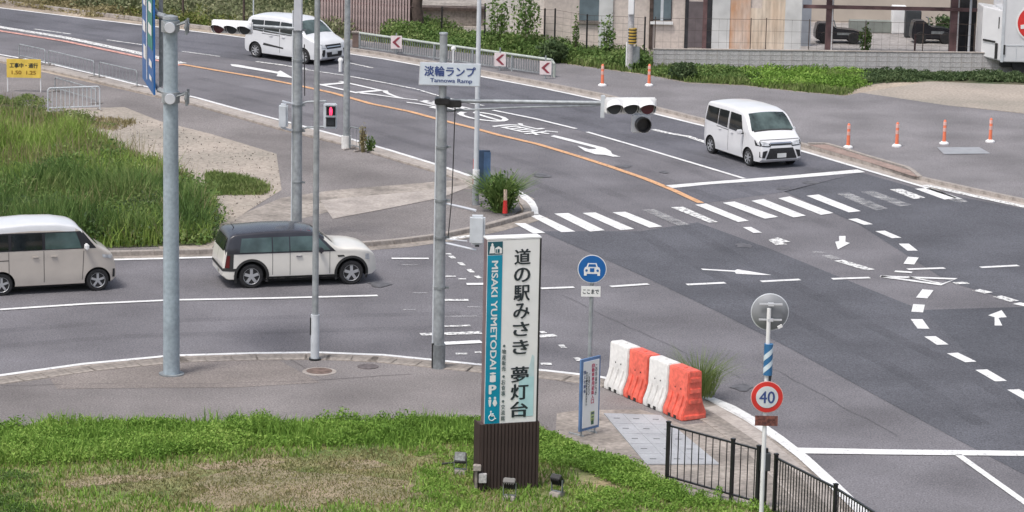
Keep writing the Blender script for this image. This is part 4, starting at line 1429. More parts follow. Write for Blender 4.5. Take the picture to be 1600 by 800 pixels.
# --- tall roadside-station board
QL, QR = g(749, 768, .16), g(841, 762, .16)
ux = (QR - QL).normalized()
WB = (QR - QL).length
yaw = math.atan2(ux.y, ux.x)
t = thing('signboard', 'tall white and teal roadside-station board on a dark brown ribbed base in the grass', 'sign board', (QL + QR) / 2, yaw)
DEP = .30
ZB = hz((795, 765), 662) - .0
ZT = hz((795, 765), 378)
b = MB(); b.box((0, DEP / 2, ZB / 2), (WB - .02, DEP - .02, ZB)); base = obj('base', b, BROWN_WOOD, t)
nsl = 17
u = MB(); u.box((0, 0, ZB / 2), (WB / nsl * .72, .03, ZB - .02))
me = u.mesh('slat', BROWN_WOOD, .004)
for i in range(nsl):
    link('slat', me, base, (-WB / 2 + (i + .5) * WB / nsl, 0.0, .01))
for i in range(6):
    link('slat', me, base, (-WB / 2 + .0, .04 + i * .065, .01), PI / 2)
b = MB(); b.box((.012, DEP / 2, (ZB + ZT) / 2 + .005), (WB * .89, DEP - .08, ZT - ZB)); obj('cabinet', b, mat('bronze_frame', (.20, .14, .15), rough=.5, var=.15), t)
fw = WB * .87
b = MB(); b.box((0, .02, (ZB + ZT) / 2), (fw, .03, ZT - ZB - .01)); face = obj('white_face', b, SIGN_WHITE, t)
b = MB(); b.box((.012, DEP / 2, ZT + .018), (WB * .90, DEP, .03)); obj('top_trim', b, WHITE_P, t)
b = MB(); b.box((fw / 2 + .018, .02, (ZB + ZT) / 2), (.03, .05, ZT - ZB)); obj('edge_trim', b, BLACK_M, t)
TW = fw * .285
xl = -fw / 2
def fpan(name, x0, x1, z0, z1, m, y=.0):
    b = MB(); b.box(((x0 + x1) / 2, y, (z0 + z1) / 2), (x1 - x0, .004, z1 - z0))
    return obj(name, b, m, t)
HS = ZT - ZB
fpan('teal_band', xl, xl + TW, ZB + .01, ZB + HS * .918, TEAL)
fpan('dark_teal_square', xl, xl + TW, ZB + HS * .922, ZT - .03, TEAL_DK)
fpan('pale_teal_tint', fw * .15, fw * .44, ZB + .12, ZB + HS * .25, PALE_TEAL)
b = MB(); b.prism([(fw * .30, .001, ZB + HS * .25), (fw * .44, .001, ZB + HS * .25), (fw * .44, .001, ZB + HS * .36), (fw * .40, .001, ZB + HS * .37)], (0, .003, 0)); obj('pale_teal_tint', b, mat('paler_teal_film', (.56, .70, .72), rough=.4), t)
def ft(body, cx, cz, w, h, m, bold=.03, rot=False, y=-.004, nm='lettering'):
    if rot:
        f = lambda u, v: Vector((cx + v * w, y, cz - u * h))
    else:
        f = lambda u, v: Vector((cx + u * w, y, cz + v * h))
    lettering(nm, body, f, m, t, 1, bold, fit=True)
cx = fw * .17
hh = HS * .083
for i, ch in enumerate('道の駅みさき'):
    ft(ch, cx, ZB + HS * (.905 - i * .098), fw * .30, hh * (.92 if ch in 'のさき' else 1), INK, .026)
for i, ch in enumerate('夢灯台'):
    ft(ch, cx - .005, ZB + HS * (.265 - i * .096), fw * .33, hh * 1.02, INK, .028)
ft('MISAKI YUMETODAI', xl + TW * .5, ZB + HS * .595, TW * .42, HS * .585, SIGN_WHITE, .028, rot=True)
# pictograms: information, parking, toilets, wheelchair
ft('i', xl + TW * .5, ZB + HS * .257, TW * .22, HS * .05, SIGN_WHITE, .05)
ft('P', xl + TW * .5, ZB + HS * .190, TW * .42, HS * .048, SIGN_WHITE, .05)
for s in (-1, 1):
    b = MB()
    c = Vector((xl + TW * .5 + s * TW * .17, -.004, ZB + HS * .122))
    b.cyl(c + Vector((0, 0, .075)), c + Vector((0, -.004, .075)), .024, None, 12)
    b.prism([c + Vector((-.03 if s < 0 else -.02, 0, .045)), c + Vector((.03 if s < 0 else .02, 0, .045)), c + Vector((.022 if s < 0 else .045, 0, -.03)), c + Vector((.012, 0, -.09)), c + Vector((-.012, 0, -.09)), c + Vector((-.022 if s < 0 else -.045, 0, -.03))], (0, -.004, 0))
    obj('toilet_figure', b, SIGN_WHITE, t)
b = MB()
c = Vector((xl + TW * .5, -.005, ZB + HS * .045))
b.cyl(c + Vector((-.025, 0, .085)), c + Vector((-.025, -.004, .085)), .018, None, 12)
for (x0, z0, x1, z1) in ((-.025, .06, -.02, 0), (-.02, 0, .04, 0), (.04, 0, .06, -.06), (.06, -.06, .08, -.055), (-.02, .035, .03, .035)):
    b.cyl((c.x + x0, c.y, c.z + z0), (c.x + x1, c.y, c.z + z1), .010)
pts = [(c.x - .005 + .06 * math.cos(a), c.y, c.z - .03 + .06 * math.sin(a)) for a in [math.radians(120 + i * 20) for i in range(13)]]
b.tube(pts, .009, 6)
obj('wheelchair_symbol', b, SIGN_WHITE, t)
# lighthouse and house mark in the dark square
b = MB()
c = Vector((xl + TW * .30, -.004, ZB + HS * .958))
b.prism([c + Vector(p) for p in ((-.055, 0, -.10), (.05, 0, -.10), (.035, 0, .03), (.02, 0, .035), (.02, 0, .07), (0, 0, .10), (-.02, 0, .07), (-.02, 0, .035), (-.035, 0, .03))], (0, -.004, 0))
obj('lighthouse_mark', b, SIGN_WHITE, t)
b = MB()
c = Vector((xl + TW * .72, -.004, ZB + HS * .950))
b.prism([c + Vector(p) for p in ((-.065, 0, -.08), (.065, 0, -.08), (.065, 0, .02), (0, 0, .06), (-.065, 0, .02))], (0, -.004, 0))
obj('house_mark', b, SIGN_WHITE, t)
b = MB(); b.box(c + Vector((0, -.006, -.03)), (.04, .004, .07)); b.box(c + Vector((-.045, -.006, -.03)), (.02, .004, .07)); obj('house_door', b, TEAL_DK, t)
SMALL = mat('grey_green_ink', (.10, .14, .14), rough=.5)
zz = ZB + HS * .425
for wd_ in ('●物産販売', '●お食事', '●交流館'):
    for ch in wd_:
        ft(ch, xl + TW + fw * .065, zz, fw * .075 if ch != '●' else fw * .045, HS * .026 if ch != '●' else HS * .014, SMALL, .03)
        zz -= HS * .031
    zz -= HS * .012

# --- floodlights and the meter post round the board
def floodlight(label, foot, yaw, tilt, h=.42):
    p = g(*foot, .16)
    t = thing('floodlight', label, 'floodlight', p, yaw, 'ground floodlights round the tall board')
    t.scale = (.86, .86, .95)
    b = MB(); b.box((0, 0, .04), (.26, .24, .10)); obj('concrete_base', b, CONC, t, bevel=.01)
    b = MB()
    for s in (-1, 1):
        b.box((s * .14, 0, .22), (.015, .05, .26))
    b.box((0, 0, .10), (.29, .05, .015))
    obj('bracket', b, GALV_DARK, t)
    M = Matrix.Rotation(tilt, 3, 'X')
    b = MB(); b.box((0, 0, .34), (.27, .12, .22), M); hd = obj('lamp_housing', b, BLACK_M, t, bevel=.012)
    b = MB(); b.box(Vector((0, 0, .34)) + M @ Vector((0, .066, 0)), (.23, .01, .18), M); obj('lamp_glass', b, mat('dusty_lamp_glass', (.15, .165, .165), rough=.3, var=.5, scale=14), hd)
    b = MB()
    for k in range(5):
        b.box(Vector((0, 0, .34)) + M @ Vector((-.1 + .05 * k, -.07, 0)), (.01, .04, .18), M)
    obj('cooling_fins', b, BLACK_M, hd)
    return t
floodlight('black floodlight standing left of the brown base, its pale lamp turned to the viewer', (719, 740), math.radians(172), math.radians(35))
floodlight('black floodlight directly in front of the brown base', (796, 781), math.radians(-12), math.radians(40))
floodlight('black floodlight right of the brown base, alone in the grass', (870, 775), math.radians(-35), math.radians(40))
p = g(745, 768, .16)
t = thing('meter_post', 'small post with two grey meter boxes at the left corner of the brown base', 'meter box', p)
b = MB(); b.box((-.02, 0, .27), (.05, .05, .54)); obj('post', b, CONC_WORN, t)
b = MB(); b.box((-.0, -.02, .48), (.15, .13, .11)); obj('upper_box', b, CONC, t, bevel=.01)
b = MB(); b.box((.11, -.04, .28), (.15, .10, .18)); obj('lower_box', b, CONC_BLOCK, t, bevel=.01)
p = g(706, 729, .16)
t = thing('cable_stub', 'short black rod lying in the grass left of the floodlights', 'rod', p)
b = MB(); b.cyl((-.2, 0, .05), (.2, .05, .09), .02); obj('rod', b, BLACK_M, t)

# --- blue motor-vehicles-only sign
F3 = (919, 660)
P3 = g(*F3, ZS)
t = thing('road_sign', 'round blue sign with a white car front above a small white plate', 'road sign', P3)
H3 = hz(F3, 402)
pole_part('pole', .045, .045, hz(F3, 405), GALV, t)
c = Vector((rel(P3, 925, 421).x, -.07, hz(F3, 421)))
def rdisc(nm, c, r, m, y, par, n=40, th=.006):
    b = MB(); b.cyl((c.x, c.y + y, c.z), (c.x, c.y + y - th, c.z), r, r, n)
    return obj(nm, b, m, par)
dsk = rdisc('sign_disc', c, .30, SIGN_WHITE, .0, t)
rdisc('blue_field', c, .283, SIGN_BLUE, -.006, dsk)
def shp(nm, pts, m, c, y, par, s=1):
    b = MB(); b.prism([c + Vector((x * s, y, z * s)) for x, z in pts], (0, -.003, 0))
    return obj(nm, b, m, par)
Y3 = -.0125
shp('car_body_mark', [(-.17, -.02), (-.15, .035), (-.115, .05), (-.09, .125), (.09, .125), (.115, .05), (.15, .035), (.17, -.02), (.165, -.10), (-.165, -.10)], SIGN_WHITE, c, Y3, dsk)
shp('car_window_mark', [(-.085, .05), (-.068, .105), (.068, .105), (.085, .05)], SIGN_BLUE, c, Y3 - .004, dsk)
for s in (-1, 1):
    shp('tyre_mark', [(s * .165, -.10), (s * .165, -.14), (s * .11, -.14), (s * .11, -.10)], SIGN_WHITE, c, Y3, dsk)
    b = MB(); b.cyl(c + Vector((s * .115, Y3 - .003, -.03)), c + Vector((s * .115, Y3 - .008, -.03)), .026, None, 14); obj('lamp_mark', b, SIGN_BLUE, dsk)
shp('grille_mark', [(-.045, -.06), (.045, -.06), (.045, .02), (-.045, .02)], SIGN_BLUE, c, Y3 - .004, dsk)
pc = Vector((rel(P3, 923, 456).x, -.06, hz(F3, 456)))
b = MB(); b.box(pc, (.40, .012, .22)); pl = obj('plate', b, SIGN_WHITE, t)
lettering('lettering', 'ここまで', lambda u, v: pc + Vector((u * .33, -.009, v * .095)), INK, pl, 1, .03, fit=True)

# --- poster board standing before its foot
QL, QR = g(906, 684, ZS), g(936, 676, ZS)
ux = (QR - QL)
t = thing('poster_board', 'narrow upright notice board with blue edging between the blue sign and the white barrier', 'notice board', (QL + QR) / 2, math.atan2(ux.y, ux.x))
W_ = ux.length
Hp = hz((921, 680), 560)
b = MB(); b.box((0, .03, (Hp + .12) / 2), (W_, .04, Hp - .12)); bd = obj('board', b, mat('purple_blue_edging', (.12, .22, .42), rough=.5, var=.2), t)
b = MB(); b.box((.01, .005, (Hp + .12) / 2), (W_ * .80, .012, Hp - .24)); obj('poster', b, SIGN_WHITE, bd)
for s in (-1, 1):
    b = MB(); b.box((s * W_ * .35, .05, .1), (.03, .03, .22)); b.box((s * W_ * .35, .18, .02), (.03, .4, .03)); obj('leg', b, GALV, t)
def vt(body, x, z0, sz, m, gap=1.1, bold=.02):
    for i, ch in enumerate(body):
        c = Vector((x, -.004, z0 - i * sz * gap))
        lettering('lettering', ch, lambda u, v: c + Vector((u * sz * .95, 0, v * sz)), m, bd, 1, bold, fit=True)
vt('この先工事中につき', W_ * .26, Hp - .2, .065, INK)
vt('自動車専用道路入口', W_ * .10, Hp - .17, .085, INK_RED, 1.12, .04)
vt('ご注意ください', -W_ * .10, Hp - .35, .06, INK)
vt('歩行者・自転車は通れません', -W_ * .22, Hp - .3, .05, INK)
vt('国土交通省', -W_ * .33, Hp - .28, .07, INK_BLUE, 1.4, .03)
for dz, w, h, m_ in ((.40, .11, .20, mat('pale_green_ink', (.45, .55, .25), rough=.5)), (.28, .08, .12, mat('dark_green_ink', (.04, .12, .06), rough=.5)), (.46, .09, .05, SMALL), (.38, .07, .03, SMALL)):
    b = MB(); b.box((W_ * .12, -.006 if m_ is not SMALL else -.009, dz), (w, .004, h)); obj('poster_print', b, m_, bd)

# --- speed-limit post with the mirror seen from behind
F4 = (1189, 815)
P4 = g(*F4, .16)
t = thing('road_sign', 'white post with the 40 speed limit sign and a round mirror seen from behind', 'road sign', P4)
pole_part('pole', .042, .038, hz(F4, 485), WHITE_P, t)
c = Vector((rel(P4, 1198, 621).x, -.06, hz(F4, 621)))
dsk = rdisc('sign_disc', c, .30, mat('sign_rim_pink', (.70, .45, .42), rough=.4), 0, t)
rdisc('red_ring', c, .288, SIGN_RED, -.006, dsk)
rdisc('pale_field', c, .205, mat('sign_pale_field', (.62, .66, .68), rough=.4), -.012, dsk)
lettering('lettering', '40', lambda u, v: c + Vector((u * .28, -.021, v * .225)), INK_BLUE, dsk, 1, .015, fit=True)
pc = Vector((rel(P4, 1197, 658).x, -.05, hz(F4, 658)))
b = MB(); b.box(pc, (.42, .012, .19)); pl = obj('plate', b, mat('rusty_plate', (.20, .07, .05), rough=.8, var=.45, scale=14, col2=(.07, .03, .03)), t)
lettering('lettering', 'ここまで', lambda u, v: pc + Vector((u * .32, -.009, v * .08)), mat('faded_plate_print', (.10, .035, .03), rough=.8), pl, 1, .03, fit=True)
mc = Vector((rel(P4, 1204, 494).x, .12, hz(F4, 494)))
b = MB(); b.lathe((mc.x, .06, mc.z), [(.06, -.0), (.22, .03), (.335, .10), (.345, .115), (.30, .12)], 'Y', 40); mr = obj('mirror_back', b, mat('grey_mirror_back', (.24, .25, .265), rough=.6, metal=.1, var=.1), t, smooth=True)
b = MB(); b.lathe((mc.x, .06, mc.z), [(.345, .10), (.352, .11), (.345, .125)], 'Y', 40); obj('mirror_rim', b, LIGHT_GREY, mr, smooth=True)
for yy in (479, 503):
    q = Vector((mc.x, .02, hz(F4, yy)))
    b = MB(); b.box(q, (.42, .03, .03)); b.box(q + Vector((-.0, -.02, 0)), (.1, .08, .05)); obj('mirror_bracket', b, ALU_BACK, mr)
q = Vector((mc.x + .18, .0, hz(F4, 513))); b = MB(); b.box(q, (.09, .05, .05), Matrix.Rotation(-.5, 3, 'Y')); obj('number_tag', b, WHITE_P, mr)
# blue sleeve with a white spiral wrapped round the post
qz0, qz1 = hz(F4, 588), hz(F4, 540)
xc = rel(P4, 1203, 563).x * .35
b = MB(); b.cyl((xc, 0, qz0), (xc, 0, qz1), .082, None, 24); aw = obj('wrap_sleeve', b, mat('arrow_board_blue', (.03, .15, .33), rough=.4), t)
for ph in (0, PI):
    b = MB(); vs = []
    for k in range(29):
        a = ph + k * .22
        z = qz0 + .01 + (qz1 - qz0 - .14) * k / 28
        for dz in (0, .11):
            vs.append((xc + .0845 * math.cos(a), .0845 * math.sin(a), z + dz))
    b.add(vs, [(2 * k, 2 * k + 2, 2 * k + 3, 2 * k + 1) for k in range(28)])
    obj('white_spiral', b, mat('pale_spiral', (.62, .72, .78), rough=.4), aw)
b = MB(); b.box((xc + .03, .03, hz(F4, 597)), (.07, .08, .22), Matrix.Rotation(.12, 3, 'Y')); obj('reflector_back', b, DARKGREY, t)

# --- water-filled barriers
BA, BB = g(942, 606, ZS), g(1066, 659, ZS)
bd_ = (BB - BA)
bl_ = bd_.length / 4
bd_.normalize()
bn = Vector((-bd_.y, bd_.x, 0))                    # away to the far side
if bn.x < 0:
    bn = -bn
HBR = hz((1066, 659), 582) * .98
def barrier(i, m, label):
    c = BA + bd_ * (bl_ * (i + .5)) + bn * .31
    t = thing('barrier', label, 'barrier', c, math.atan2(bd_.y, bd_.x), 'water filled barriers in a row')
    L = bl_ - .02
    prof = [(.31, 0), (.31, .13 * HBR), (.23, .30 * HBR), (.185, .45 * HBR), (.17, .96 * HBR), (.15, HBR), (-.15, HBR), (-.17, .96 * HBR), (-.185, .45 * HBR), (-.23, .30 * HBR), (-.31, .13 * HBR), (-.31, 0)]
    b = MB()
    b.prism([(-L / 2 + .015, y, z) for y, z in prof], (L - .03, 0, 0))
    bo = obj('body', b, m, t, bevel=.018)
    # interlocking tongues at the ends
    for s in (-1, 1):
        for k in range(3):
            z = HBR * (.38 + .22 * k) + (0 if s > 0 else .11 * HBR)
            if z > HBR * .93:
                continue
            b = MB(); b.box((s * (L / 2 - .03), 0, z), (.11, .27, .10 * HBR)); obj('tongue', b, m, bo, bevel=.012)
        b = MB(); b.box((s * (L / 2 - .03), 0, .06 * HBR), (.10, .52, .10 * HBR)); obj('foot', b, m, bo, bevel=.015)
    # upright ribs, fork slots and moulded holes on the long sides
    for sy in (-1, 1):
        for k in (-1, 0, 1):
            b = MB()
            b.prism([(k * L * .27 - .035, sy * .325, .01), (k * L * .27 - .035, sy * .325, .14 * HBR), (k * L * .27 - .035, sy * .25, .33 * HBR), (k * L * .27 - .035, sy * .20, .50 * HBR), (k * L * .27 - .035, sy * .16, .48 * HBR), (k * L * .27 - .035, sy * .2, .01)], (.07, 0, 0))
            obj('rib', b, m, bo, bevel=.01)
        for k in (-1, 1):
            b = MB(); b.box((k * L * .14, sy * .302, .04 * HBR), (.10, .03, .07 * HBR)); obj('fork_slot', b, SEAM, bo)
            b = MB(); b.cyl((k * L * .14, sy * .175, .6 * HBR), (k * L * .14, sy * .185, .6 * HBR), .018, None, 10); obj('moulded_hole', b, SEAM, bo)
    b = MB(); b.cyl((0, 0, HBR - .004), (0, 0, HBR + .02), .045, .04, 14); obj('filler_cap', b, m, bo)
    return t
barrier(0, WHITE_BAR, 'white barrier farthest up the row, beside the notice board')
barrier(1, ORANGE_PL, 'orange-red barrier between two white ones')
barrier(2, WHITE_BAR, 'white barrier between two orange-red ones')
barrier(3, ORANGE_PL, 'orange-red barrier at the fence end of the row')

# --- black railings
def railing(label, a, b_, h, nb, posts, z0=ZS):
    d = b_ - a
    L = d.length
    t = thing('railing', label, 'railing', a, math.atan2(d.y, d.x))
    for z in (h - .03, .12):
        m1 = MB(); m1.box((L / 2, 0, z), (L, .045, .03)); obj('rail', m1, BLACK_M, t)
    u = MB(); u.cyl((0, 0, .12), (0, 0, h - .03), .011, None, 6); mb_ = u.mesh('baluster', BLACK_M)
    for i in range(nb):
        link('baluster', mb_, t, (L * (i + .5) / nb, 0, 0))
    u = MB(); u.box((0, 0, (h + .03) / 2), (.06, .06, h + .03)); u.box((0, 0, h + .04), (.075, .075, .03)); mp = u.mesh('post', BLACK_M)
    for s in posts:
        link('post', mp, t, (L * s, 0, 0))
    return t
FA = g(1042, 753, ZS)
FH = hz((1042, 753), 663)
FB = g(1186, 700, ZS + FH); FB.z = ZS
railing('black railing parallel to the lawn, from the slabs to the white 40 post', FA, FB, FH, 13, (0, .72, 1))
FC = g(1213, 713, ZS + FH); FC.z = ZS
FD = g(1306, 760, ZS + FH); FD.z = ZS
FE = g(1420, 832, ZS + FH); FE.z = ZS
railing('black railing running down the kerb at lower right', FC, FD, FH, 21, (0, 1))
railing('last black railing panel leaving the picture at lower right', FD + (FE - FD).normalized() * .07, FE, FH, 26, (1,))
t = thing('gate_post', 'stubby black box on the post where the two railings meet', 'post', FB + Vector((.14, 0, 0)))
b = MB(); b.box((0, 0, FH * .5), (.07, .07, FH)); obj('post', b, BLACK_M, t)
b = MB(); b.box((-.02, -.02, FH * .78), (.2, .16, .34)); obj('box', b, DARKGREY, t, bevel=.01)

# --- delineator posts
def delineator(label, foot, h=.78, orange=True, group='orange and white delineator posts on the far asphalt'):
    p = g(*foot, .008)
    t = thing('delineator', label, 'post', p, 0, group)
    b = MB(); b.lathe((0, 0, 0), [(.16, 0), (.16, .04), (.09, .09)], n=18); obj('base', b, WHITE_P, t)
    b = MB(); b.lathe((0, 0, .06), [(.068, 0), (.058, .1), (.05, h - .06), (.025, h - .02)], n=14); post = obj('post', b, RUBBER_POST, t, smooth=True)
    for z in (h * .55, h * .82):
        b = MB(); b.cyl((0, 0, z), (0, 0, z + .12),   .058, .055, 14); obj('reflective_band', b, mat('pinkish_reflector', (.80, .48, .42), rough=.35), post)
    return t
for (f, lb) in (((941, 134), 'left of the two delineators before the block wall'), ((1014, 134), 'right of the two delineators before the block wall'), ((1325, 231), 'delineator nearest to the waiting minivan'),
                ((1401, 229), 'second delineator along from the waiting minivan'), ((1475, 225), 'delineator directly above the pale cover plate'), ((1547, 222), 'rightmost delineator on the far asphalt')):
    delineator('orange post with pale bands, ' + lb, f)
p = g(789, 333, .13)
t = thing('marker_post', 'stubby red marker post with a cream top in front of the leafy shrub', 'post', p)
b = MB(); b.cyl((0, 0, 0), (0, 0, .38), .075, .055, 12); obj('post', b, SIGN_RED, t, smooth=True)
b = MB(); b.cyl((0, 0, .38), (0, 0, .68), .055, .05, 12); obj('top', b, mat('cream_reflector', (.66, .50, .40), rough=.5), t, smooth=True)

# ================================================================== UPPER RIGHT: WALLS, HOUSE, SHED, TRUCK
def xz(px, py, Y):
    v = gy(px, py, Y)
    return v.x, v.z

def wbox(name, x0, x1, z0, z1, y, th, m, parent, bevel=0):
    b = MB(); b.box(((x0 + x1) / 2, y, (z0 + z1) / 2), (x1 - x0, th, z1 - z0))
    return obj(name, b, m, parent, bevel=bevel)

# concrete block wall, block by block
WA, WB_ = g(1020, 107), g(1560, 113)
wd_ = (WB_ - WA).normalized()
wang = math.atan2(wd_.y, wd_.x)
t = thing('block_wall', 'low grey concrete block wall behind the weeds at upper right', 'wall', WA, wang)
hw_ = hz((1200, 109), 79)
nr = 4
bh = hw_ / nr
bw_ = .42
u = MB(); u.box((0, 0, bh / 2), (bw_ - .009, .15, bh - .009)); meb = u.mesh('block', CONC_BLOCK, .008)
for r_ in range(nr):
    for c_ in range(44):
        link('block', meb, t, (bw_ * (c_ + .5), random.uniform(-.004, .004), r_ * bh))
b = MB(); b.box((bw_ * 22, 0, hw_ / 2), (bw_ * 44 - .02, .13, hw_ - .02)); obj('mortar', b, CONC, t)
b = MB(); b.box((bw_ * 22, 0, hw_ + .02), (bw_ * 44, .19, .035)); obj('coping', b, CONC, t)
# yard sheet behind the wall
yd = sheet('yard', [(1018, 100), (1800, 110), (1800, 20), (1500, 5), (1020, 0), (1018, 60)], .03, mat('yard_concrete', (.30, .28, .27), rough=.95, var=.2, scale=.6, scale2=5))
yd['kind'] = 'structure'

# house
Yh = g(1000, 86).y
x0h, _ = xz(850, 80, Yh)
x1h, _ = xz(1112, 80, Yh)
t = thing('house', 'beige rendered house with a brown door and white sliding window at the top', 'house', (0, Yh, 0))
wbox('wall', x0h, x1h, 0, 3.6, .1, .2, BEIGE_WALL, t)
wbox('wall', x0h, x0h + .2, 0, 3.6, 3, 5.6, BEIGE_WALL, t)
wbox('wall', x1h - .2, x1h, 0, 3.6, 3, 5.6, BEIGE_WALL, t)
wbox('plinth', x0h - .02, x1h - .3, 0, .22, -.03, .08, CONC, t)
wbox('roof', x0h - .4, x1h + .3, 3.6, 3.75, 2.8, 6.6, DARKGREY, t)
def part_px(name, xa, xb, ya, yb, m, y=-.03, th=.05, par=None):
    a, za = xz(xa, ya, Yh)
    b_, zb2 = xz(xb, yb, Yh)
    return wbox(name, a, b_, zb2, za, y, th, m, par or t)
f = part_px('door', 1074, 1099, 2, 74, DOOR_BR, -.02)
part_px('door_frame', 1071, 1074, -2, 76, DARK_IN, -.03)
part_px('door_frame', 1099, 1103, -2, 76, RED_STEEL, -.035)
part_px('door_side_panel', 1103, 1111, -20, 76, DARK_IN, -.025)
w = part_px('window', 1019, 1049, -14, 32, DARK_IN, -.02)
part_px('pane', 1021, 1033, -12, 30, SHUTTER, -.05, .01, t)
part_px('pane', 1036, 1048, -12, 30, SHUTTER, -.055, .01, t)
part_px('window_sash', 1033, 1036, -14, 32, LIGHT_GREY, -.06, .03)
part_px('window_sill', 1016, 1051, 33, 38, WHITE_P, -.08, .12)
part_px('shutter', 906, 936, -20, 32, SHUTTER, -.03)
part_px('shutter_sill', 902, 938, 33, 37, CONC_WORN, -.06, .1)
part_px('pilaster', 937, 956, -25, 78, SHEET, -.05, .1)
part_px('downpipe', 1016, 1019, -20, 76, BARK, -.06, .05)

# pale garden wall, left of the house
Yg = g(800, 60).y
t = thing('garden_wall', 'pale rendered wall overgrown with creeper, left of the beige house', 'wall', (0, Yg, 0))
xa, _ = xz(757, 50, Yg); xb, _ = xz(849, 50, Yg)
wbox('wall', xa, xb, 0, 2.6, 0, .2, PALE_WALL, t)
t = thing('low_wall', 'long low concrete ledge behind the wire fence, left of the creeper', 'wall', (0, Yg + 4, 0))
xa, _ = xz(652, 40, Yg + 4); xb, _ = xz(757, 40, Yg + 4)
wbox('wall', xa, xb, 0, hz((700, 28), 4), 0, .5, CONC_WORN, t)
wbox('ledge', xa - .1, xb, hz((700, 28), 4), hz((700, 28), 4) + .12, 0, .8, BARK, t)
fyd = sheet('yard', [(650, 50), (850, 70), (1020, 92), (1020, -30), (650, -40)], .012, mat('yard_gravel', (.30, .27, .24), rough=1, var=.25, scale=1, scale2=8))

# shed
t = thing('shed', 'open steel shed with rusty corrugated sheets and red columns', 'shed', (0, Yh, 0))
def sp_px(name, xa, xb, za, zb, m, y=0.0, th=.06, par=None):
    return wbox(name, xz(xa, 40, Yh)[0], xz(xb, 40, Yh)[0], za, zb, y, th, m, par or t)
RUST = mat('rusty_sheet', (.50, .26, .14), rough=.85, var=.12, scale=1.3, scale2=4, col2=(.60, .50, .43), stretch=(1.2, 1, .45))
RUST2 = mat('rust_streaked_sheet', (.60, .52, .43), rough=.8, var=.15, scale=1.3, scale2=4, col2=(.57, .44, .33), stretch=(1.3, 1, .35))
def corrugated(name, xa, xb, z0, z1, m, y, par):
    x0, x1 = xz(xa, 40, Yh)[0], xz(xb, 40, Yh)[0]
    n = max(4, int((x1 - x0) / .038)) // 2 * 2
    b = MB()
    vs = []
    for i in range(n + 1):
        x = x0 + (x1 - x0) * i / n
        dy = .004 * math.sin(i * PI / 2 + .3)
        vs += [(x, y + dy, z0), (x, y + dy, z1)]
    b.add(vs, [(2 * i, 2 * i + 2, 2 * i + 3, 2 * i + 1) for i in range(n)])
    return obj(name, b, m, par)
sp_px('sheet', 1112, 1140, 0, 3.2, SHEET, -.02)
corrugated('rusty_sheet', 1140, 1172, 0, 3.0, RUST, -.03, t)
corrugated('rusty_sheet', 1172, 1190, 0, 2.0, RUST2, -.035, t)
corrugated('rusty_sheet', 1190, 1226, 0, 3.0, RUST2, -.03, t)
sp_px('sheet', 1140, 1230, 0, 3.0, BEIGE_WALL, .06)
sp_px('sheet', 1226, 1252, 0, 3.2, SHEET, -.03)
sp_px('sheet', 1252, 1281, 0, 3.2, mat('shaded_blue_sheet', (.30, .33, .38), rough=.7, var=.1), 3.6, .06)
zbm = hz((1380, 84), 8)
sp_px('beam', 1255, 1540, zbm, zbm + .14, RED_STEEL, .3, .12)
sp_px('beam', 1112, 1545, 3.0, 3.2, RED_STEEL, .1, .2)
Ybk = g(1400, 38).y - Yh
wbx = xz(1240, 30, Yh + Ybk)[0]; wbx2 = xz(1580, 30, Yh + Ybk)[0]
wbox('back_wall', wbx, wbx2, 0, 3.2, Ybk, .1, mat('shed_back_wall', (.48, .42, .36), rough=.9, var=.1, scale=.7), t)
for xx, w_ in ((1290, .28), (1486, .34)):
    c = xz(xx + 7, 60, Yh)[0]
    b = MB(); b.box((c, .5, 1.5), (w_, .25, 3.0)); col = obj('column', b, RED_STEEL, t)
    b = MB(); b.box((c + w_ / 2 - .04, .37, 1.5), (.05, .02, 3.0)); obj('column_edge', b, SHEET, col)
b = MB(); c = xz(1515, 60, Yh)[0]; b.cyl((c, .1, 0), (c, .1, 3), .05); obj('downpipe', b, ALU_BACK, t)
b = MB(); b.box(((wbx + wbx2) / 2, .6, 3.27), (wbx2 - wbx + 1, 2.6, .1)); obj('roof', b, GALV_DARK, t)  # out of view; kept shallow so daylight reaches the back wall
sp_px('dark_doorway', 1498, 1540, 0, 3.0, DARK_IN, 2.5, .1)  # flat panel, the doorway's shade put into its near-black colour
# things in the shed
def small_box(name, label, cat, px, py, w, d, h, m, lid=None):
    p = g(px, py, .03)
    t_ = thing(name, label, cat, p)
    b = MB(); b.box((0, 0, h / 2), (w, d, h)); bo = obj('body', b, m, t_, bevel=.02)
    b = MB(); b.box((0, -d / 2 - .01, h * .5), (w * .86, .02, h * .9)); obj('door', b, lid or m, t_)
    b = MB(); b.box((w * .34, -d / 2 - .03, h * .55), (.03, .03, .2)); obj('handle', b, ALU_BACK, t_)
small_box('refrigerator', 'white refrigerator against the back wall of the shed', 'refrigerator', 1403, 52, .6, .6, 1.2, WHITE_P)
small_box('cabinet', 'dark cabinet standing right of the white refrigerator in the shed', 'cabinet', 1425, 58, .66, .5, 1.15, DARKGREY)
small_box('storage_tank', 'long grey green tank against the back wall, left of the white refrigerator', 'tank', 1366, 50, 2.2, .6, .5, mat('grey_green_tank', (.22, .24, .22), rough=.7))
p = g(1429, 82, .03)
t = thing('post', 'short rusty post in front of the dark cabinet', 'post', p)
b = MB(); b.cyl((0, 0, 0), (0, 0, .75), .04); obj('post', b, RED_STEEL, t)

